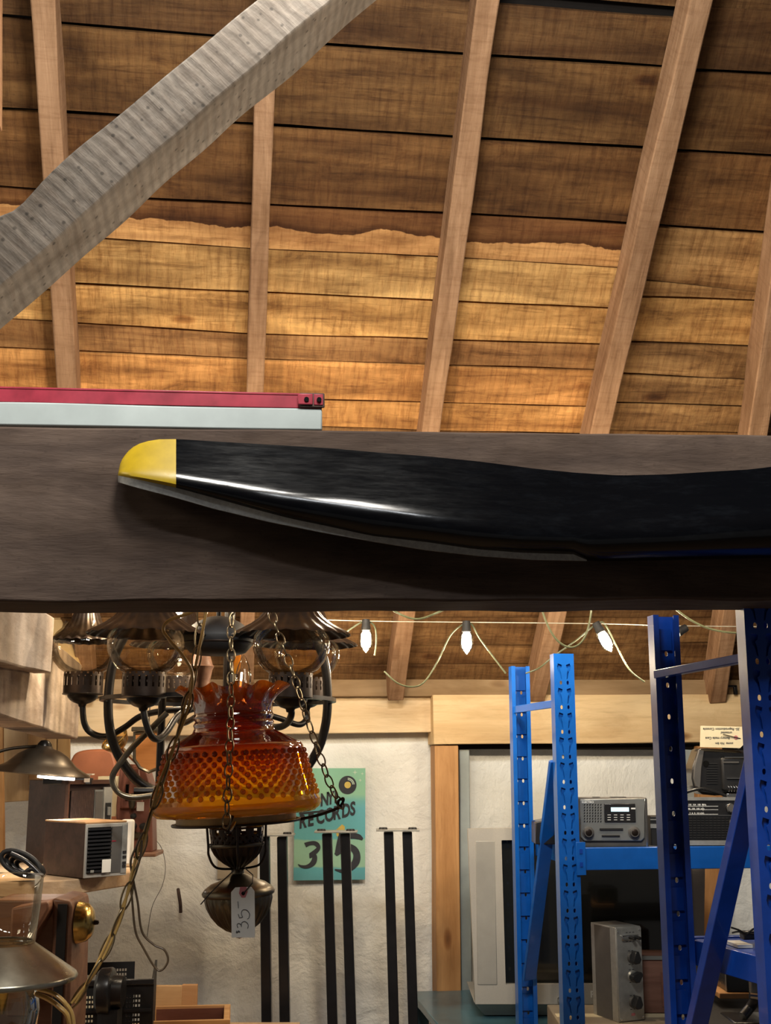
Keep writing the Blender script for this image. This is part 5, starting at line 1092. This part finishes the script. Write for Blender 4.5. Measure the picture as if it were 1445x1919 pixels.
MB().tube([e.L(279, 1365), Vector((0, 0, .62))], .0015, 5).build('hanging_wire', M['black'], t)
g_ = P(226, 1400, 3.5); t = thing('glass_bowl', 'small amber-tinted glass bowl tipped sideways above the enamel housing', 'bowl', g_)
MB().lathe([(.0001, 0), (.02, .002), (.032, .012), (.038, .026), (.040, .030)], 32, RY(-38) @ RX(25)).build('bowl', M['tinted'], t, solid=.003, smooth_=60)
MB().lathe([(.040, .030), (.0425, .032), (.040, .034)], 32, RY(-38) @ RX(25)).build('rim', M['brass'], t)
MB().tube([(.0, 0, 0), (.03, .35, -.05)], .006, 8).build('stem', M['brass'], t)

# ================================================================== BOTTOM LEFT
# crank telephone cabinet
tp = P(100, 1919, 2.75); zt3 = hz(1682, 2.75); zb3 = hz(2000, 2.75)
t = thing('wall_telephone', 'old red-brown wooden cabinet telephone with a brass bell on its side', 'telephone', (tp.x, tp.y, zb3), YAW)
f = FR(100, 1919, 2.75); f.o = Vector(t.location)
ol = [f.L(*p) for p in ((-20, 1690), (100, 1690), (104, 2000), (-20, 2000))]
MB().prism([(p.x, p.z) for p in ol], .03, .16).build('cabinet', M['redwood'], t, bevel=.004)
ol = [f.L(*p) for p in ((98, 1683), (132, 1688), (135, 1702), (131, 1860), (124, 2000), (92, 2000), (96, 1840))]
MB().prism([(p.x, p.z) for p in ol], .0, .16).build('side_panel', M['redwood'], t, bevel=.006, color=(.8, .75, .7))
a_, b_2 = f.L(104, 1694), f.L(122, 2000); MB().box(((a_.x+b_2.x)/2-.003, -.002, (a_.z+b_2.z)/2), (.020, .006, a_.z-b_2.z)).build('dark_groove', M['black'], t)
ol = [f.L(*p) for p in ((30, 1698), (98, 1686), (100, 1700), (60, 1770), (60, 1900), (20, 1900))]; MB().prism([(p.x, p.z) for p in ol], -.035, .03).build('slanted_front', M['redwood'], t, bevel=.005, color=(1.15, 1.05, 1))
c_ = f.L(140, 1734); MB().lathe([(.0001, .036), (.012, .035), (.03, .030), (.040, .020), (.044, .006), (.046, 0)], 36, TR(c_.x-.004, .05, c_.z) @ RY(90)).build('bell', M['brass'], t, smooth_=60)
MB().lathe([(.0001, .046), (.005, .044), (.006, .036)], 12, TR(c_.x-.004, .05, c_.z) @ RY(90)).build('bell_screw', M['bronze'], t)
tag(MB().box((0, 0, 0), (.34, .3, zb3-.01)).build('stand', M['redwood'], None, Matrix.Translation((tp.x-.1, tp.y+.1, (zb3-.01)/2+.01)) @ Matrix.Rotation(YAW, 4, 'Z')), 'wooden stand under the cabinet telephone, below the picture', 'stand')
# oil lamp
DO = 2.3; so = scl(1800, DO); oc = P(2, 1838, DO)
t = thing('oil_lamp', 'glass oil lamp with a conical brushed metal shade and clear chimney at the bottom left', 'lamp', oc); zo = lambda py: hz(py, DO)-oc.z
MB().lathe([(r_*so, zo(y_)) for r_, y_ in ((67, 1640), (70, 1643), (67, 1646), (64, 1700), (58, 1768), (50, 1772))], 48).build('chimney', M['glass'], t, smooth_=60)
MB().lathe([(r_*so, zo(y_)) for r_, y_ in ((52, 1763), (57, 1768), (136, 1826), (139, 1831), (137, 1836), (133, 1834))], 64).build('cone_shade', M['cone'], t, solid=.0012, smooth_=60)
MB().lathe([(r_*so, zo(y_)) for r_, y_ in ((40, 1836), (58, 1845), (69, 1865), (73, 1890), (70, 1930), (55, 1965), (30, 1980), (34, 2000), (60, 2040))], 48).build('glass_font', M['glass_dark'], t, smooth_=60)
MB().lathe([(r_*so, zo(y_)) for r_, y_ in ((60, 1862), (66, 1890), (63, 1928), (48, 1960), (.1, 1972))], 40).build('lamp_oil', M['glass_dark'], t, smooth_=60)
MB().lathe([(r_*so, zo(y_)) for r_, y_ in ((20, 1800), (24, 1820), (30, 1838), (18, 1846), (10, 1900))], 24).build('burner', M['brass'], t, smooth_=60)
tag(MB().box((0, 0, 0), (.4, .3, .03)).build('counter_board', M['oak'], None, TR(oc.x, oc.y+.02, oc.z+zo(2040)-.017)), 'board under the glass oil lamp, below the picture', 'board')
tag(MB().box((0, 0, 0), (.36, .26, oc.z+zo(2040)-.045)).build('counter', M['redwood'], None, TR(oc.x, oc.y+.02, (oc.z+zo(2040)-.045)/2+.01)), 'counter under the glass oil lamp, below the picture', 'counter')
# crate
DK = 3.3; cr_ = FR(210, 1960, DK); t = thing('plastic_crate', 'black plastic crate with square mesh sides holding dark gear', 'crate', cr_.loc, YAW+R(9))
def mesh_panel(x0, yt, x1, yb_, dd, name, wins, nx=5, ny=4, skew=0):
    a_ = cr_.L(x0, yb_, dd); b_2 = cr_.L(x1, yt, dd); holes = []
    for (u0, v0, u1, v1, n1, n2, gp) in wins:
        for i in range(n1):
            for j in range(n2):
                xx0 = a_.x+(b_2.x-a_.x)*(u0+(u1-u0)*(i+gp)/n1); xx1 = a_.x+(b_2.x-a_.x)*(u0+(u1-u0)*(i+1-gp)/n1); z0_ = a_.z+(b_2.z-a_.z)*(v0+(v1-v0)*(j+gp)/n2); z1_ = a_.z+(b_2.z-a_.z)*(v0+(v1-v0)*(j+1-gp)/n2)
                holes.append([(xx0, z0_), (xx1, z0_), (xx1, z1_), (xx0, z1_)])
    me = plate([(a_.x, a_.z), (b_2.x, a_.z), (b_2.x, b_2.z), (a_.x, b_2.z)], holes, .005); me.materials.append(M['black']); return obj(name, me, t, TR(0, dd, 0))
mesh_panel(137, 1802, 284, 1960, .30, 'back_side', [(.72, .72, .90, .93, 5, 4, .18), (.08, .76, .28, .84, 4, 1, .2), (.36, .74, .62, .86, 1, 1, .05)])
mesh_panel(137, 1836, 284, 1990, .0, 'front_side', [(.66, .30, .86, .82, 5, 9, .2), (.05, .30, .25, .82, 5, 9, .2), (.36, .74, .62, .84, 1, 1, .05)])
a_ = cr_.L(284, 1836, 0); b_2 = cr_.L(284, 1802, .3)
lft = cr_.L(137, 1836, 0); z0_ = cr_.L(200, 1990, 0).z
MB().box((a_.x+.002, .15, (a_.z+z0_)/2), (.006, .305, a_.z-z0_)).build('end_side', M['black'], t); MB().box((lft.x-.002, .15, (a_.z+z0_)/2), (.006, .305, a_.z-z0_)).build('end_side', M['black'], t)
MB().box(((lft.x+a_.x)/2, .15, z0_+.004), (a_.x-lft.x, .30, .008)).build('bottom', M['black'], t)
MB().box(((lft.x+a_.x)/2, -.004, a_.z-.006), (a_.x-lft.x+.01, .012, .014)).build('rim', M['blacksat'], t, bevel=.002)
MB().box(((lft.x+a_.x)/2, -.005, a_.z-.075), (a_.x-lft.x, .012, .006)).build('rib', M['blacksat'], t)
cr_b = z0_+cr_.loc.z
w_ = FR(196, 1900, 3.17); t = thing('motor_unit', 'dark round-bodied electric motor standing against the front of the black crate', 'motor', (w_.loc.x, w_.loc.y, cr_b+.01), YAW); w_.o = Vector(t.location)
c_ = w_.L(196, 1868); MB().lathe([(.0001, -.036), (.048, -.034), (.056, -.026), (.058, .0), (.056, .004), (.040, .007), (.038, .032), (.0001, .035)], 40, TR(c_.x, .07, c_.z) @ RY(90)).build('motor_body', M['blacksat'], t, smooth_=40)
MB().box((c_.x, .07, c_.z/2-.02), (.05, .06, c_.z-.04)).build('foot', M['black'], t)
for i, (px, py, m_, l_) in enumerate(((165, 1862, 'cream', 'pale plastic bottle end in the crate left of the motor'), (208, 1838, 'pink', 'pinkish pot top in the crate behind the motor'))):
    q = P(px, py, 3.45); tag(MB().lathe([(.0001, -.12), (.022, -.12), (.024, -.02), (.018, 0), (.0001, .004)], 20).build('small_pot', M[m_], None, TR(*q), smooth_=50), l_, 'pot')
lt_ = thing('low_table', 'low wooden table under the black crate and the open wooden box, below the picture', 'table', (cr_.loc.x, cr_.loc.y, 0), YAW)
MB().box((.14, .16, cr_b-.014), (.62, .66, .02)).build('tabletop', M['oak'], lt_)
for lx in (-.14, .42):
    for ly in (-.12, .44): MB().box((lx, ly, (cr_b-.024)/2+.006), (.04, .04, cr_b-.036)).build('leg', M['oak'], lt_)
# small open wooden box and slat piece
q = FR(354, 1945, 3.45); q.o = Vector((q.o.x, q.o.y, cr_b-.003)); q.loc = q.o; t = thing('wooden_box', 'open shallow pine box with a dark brown lining right of the crate', 'box', q.loc, YAW+R(7))
a_, b_2 = q.L(276, 1912), q.L(430, 1880, .20); xw = a_.x; x2 = q.L(431, 1912).x; zt4 = a_.z
MB().box(((xw+x2)/2, 0, zt4/2), (x2-xw, .012, zt4)).build('side', M['cratewood'], t, bevel=.001)
MB().box(((xw+x2)/2, .20, zt4/2), (x2-xw, .012, zt4)).build('side', M['cratewood'], t, bevel=.001)
for xx in (xw+.006, x2-.010): MB().box((xx, .10, zt4/2), (.016, .19, zt4)).build('end', M['cratewood'], t, bevel=.001)
MB().box(((xw+x2)/2, .10, .004), (x2-xw-.02, .19, .008)).build('bottom', M['darkwood'], t); MB().box(((xw+x2)/2, .192, zt4/2-.003), (x2-xw-.03, .004, zt4-.008)).build('lining', M['darkwood'], t)
q2 = FR(325, 1878, 3.75); t = thing('wood_offcut', 'short upright pine offcut behind the open wooden box', 'block', q2.loc, YAW)
rect(q2, 285, 1848, 340, 1890, 0, .02, 'block', 'cratewood', t, .001); rect(q2, 341, 1846, 368, 1890, 0, .02, 'block', 'cratewood', t, .001, None, (.85, .75, .7))

# small fixtures on the wall and plate
k = PY(333, 1692, WY+.02); tag(MB().tube(spl([(0, 0, .045), (.004, -.02, .03), (.010, -.025, .0), (.012, -.02, -.03)], 4), .006, 8).build('wall_peg', M['rust'], None, TR(*k), smooth_=60), 'small bent rusty peg stuck in the white wall left of the hanging lamp font', 'peg')
k = PY(1378, 1292, WY-.09); tag(MB().box((-.018, 0, .012), (.04, .012, .008)).box((0, 0, -.002), (.012, .012, .034)).build('plate_bracket', M['iron'], None, TR(*k), bevel=.001), 'small black bracket on the sill above the new pine beam at the right', 'bracket')

# sub-parts: small pieces go under the part they sit on
def centre(o): 
    me = o.data; return o.matrix_local @ (sum((v.co for v in me.vertices), Vector())/max(1, len(me.vertices)))
SUB = {'knob_cap': 'knob', 'bell_screw': 'bell', 'toggle': 'toggle_plate', 'pointer_knob': 'knob_base', 'display': 'display_panel', 'red_pointer': 'dial_panel', 'push_button': 'button_strip', 'dial_glass': 'dial_panel',
       'slot': 'control_strip', 'slider_knob': 'control_strip', 'louvre': 'grille_recess', 'grille_slat': 'grille_recess', 'record_label': 'vinyl_record', 'bolt_hole': 'red_tab', 'punched_hole': 'card', 'reinforcement': 'card', 'handwriting': 'card'}
for root in [o for o in COL.objects if o.parent is None and o.type == 'EMPTY']:
    ks = [k for k in root.children if k.type == 'MESH']
    for k in ks:
        want = SUB.get(k.name.split('.')[0])
        if not want: continue
        c_ = [q for q in ks if q.name.split('.')[0] == want]
        if not c_: continue
        cc2 = centre(k); par = min(c_, key=lambda q: (centre(q)-cc2).length)
        ml = par.matrix_local.inverted() @ k.matrix_local; k.parent = par; k.matrix_local = ml
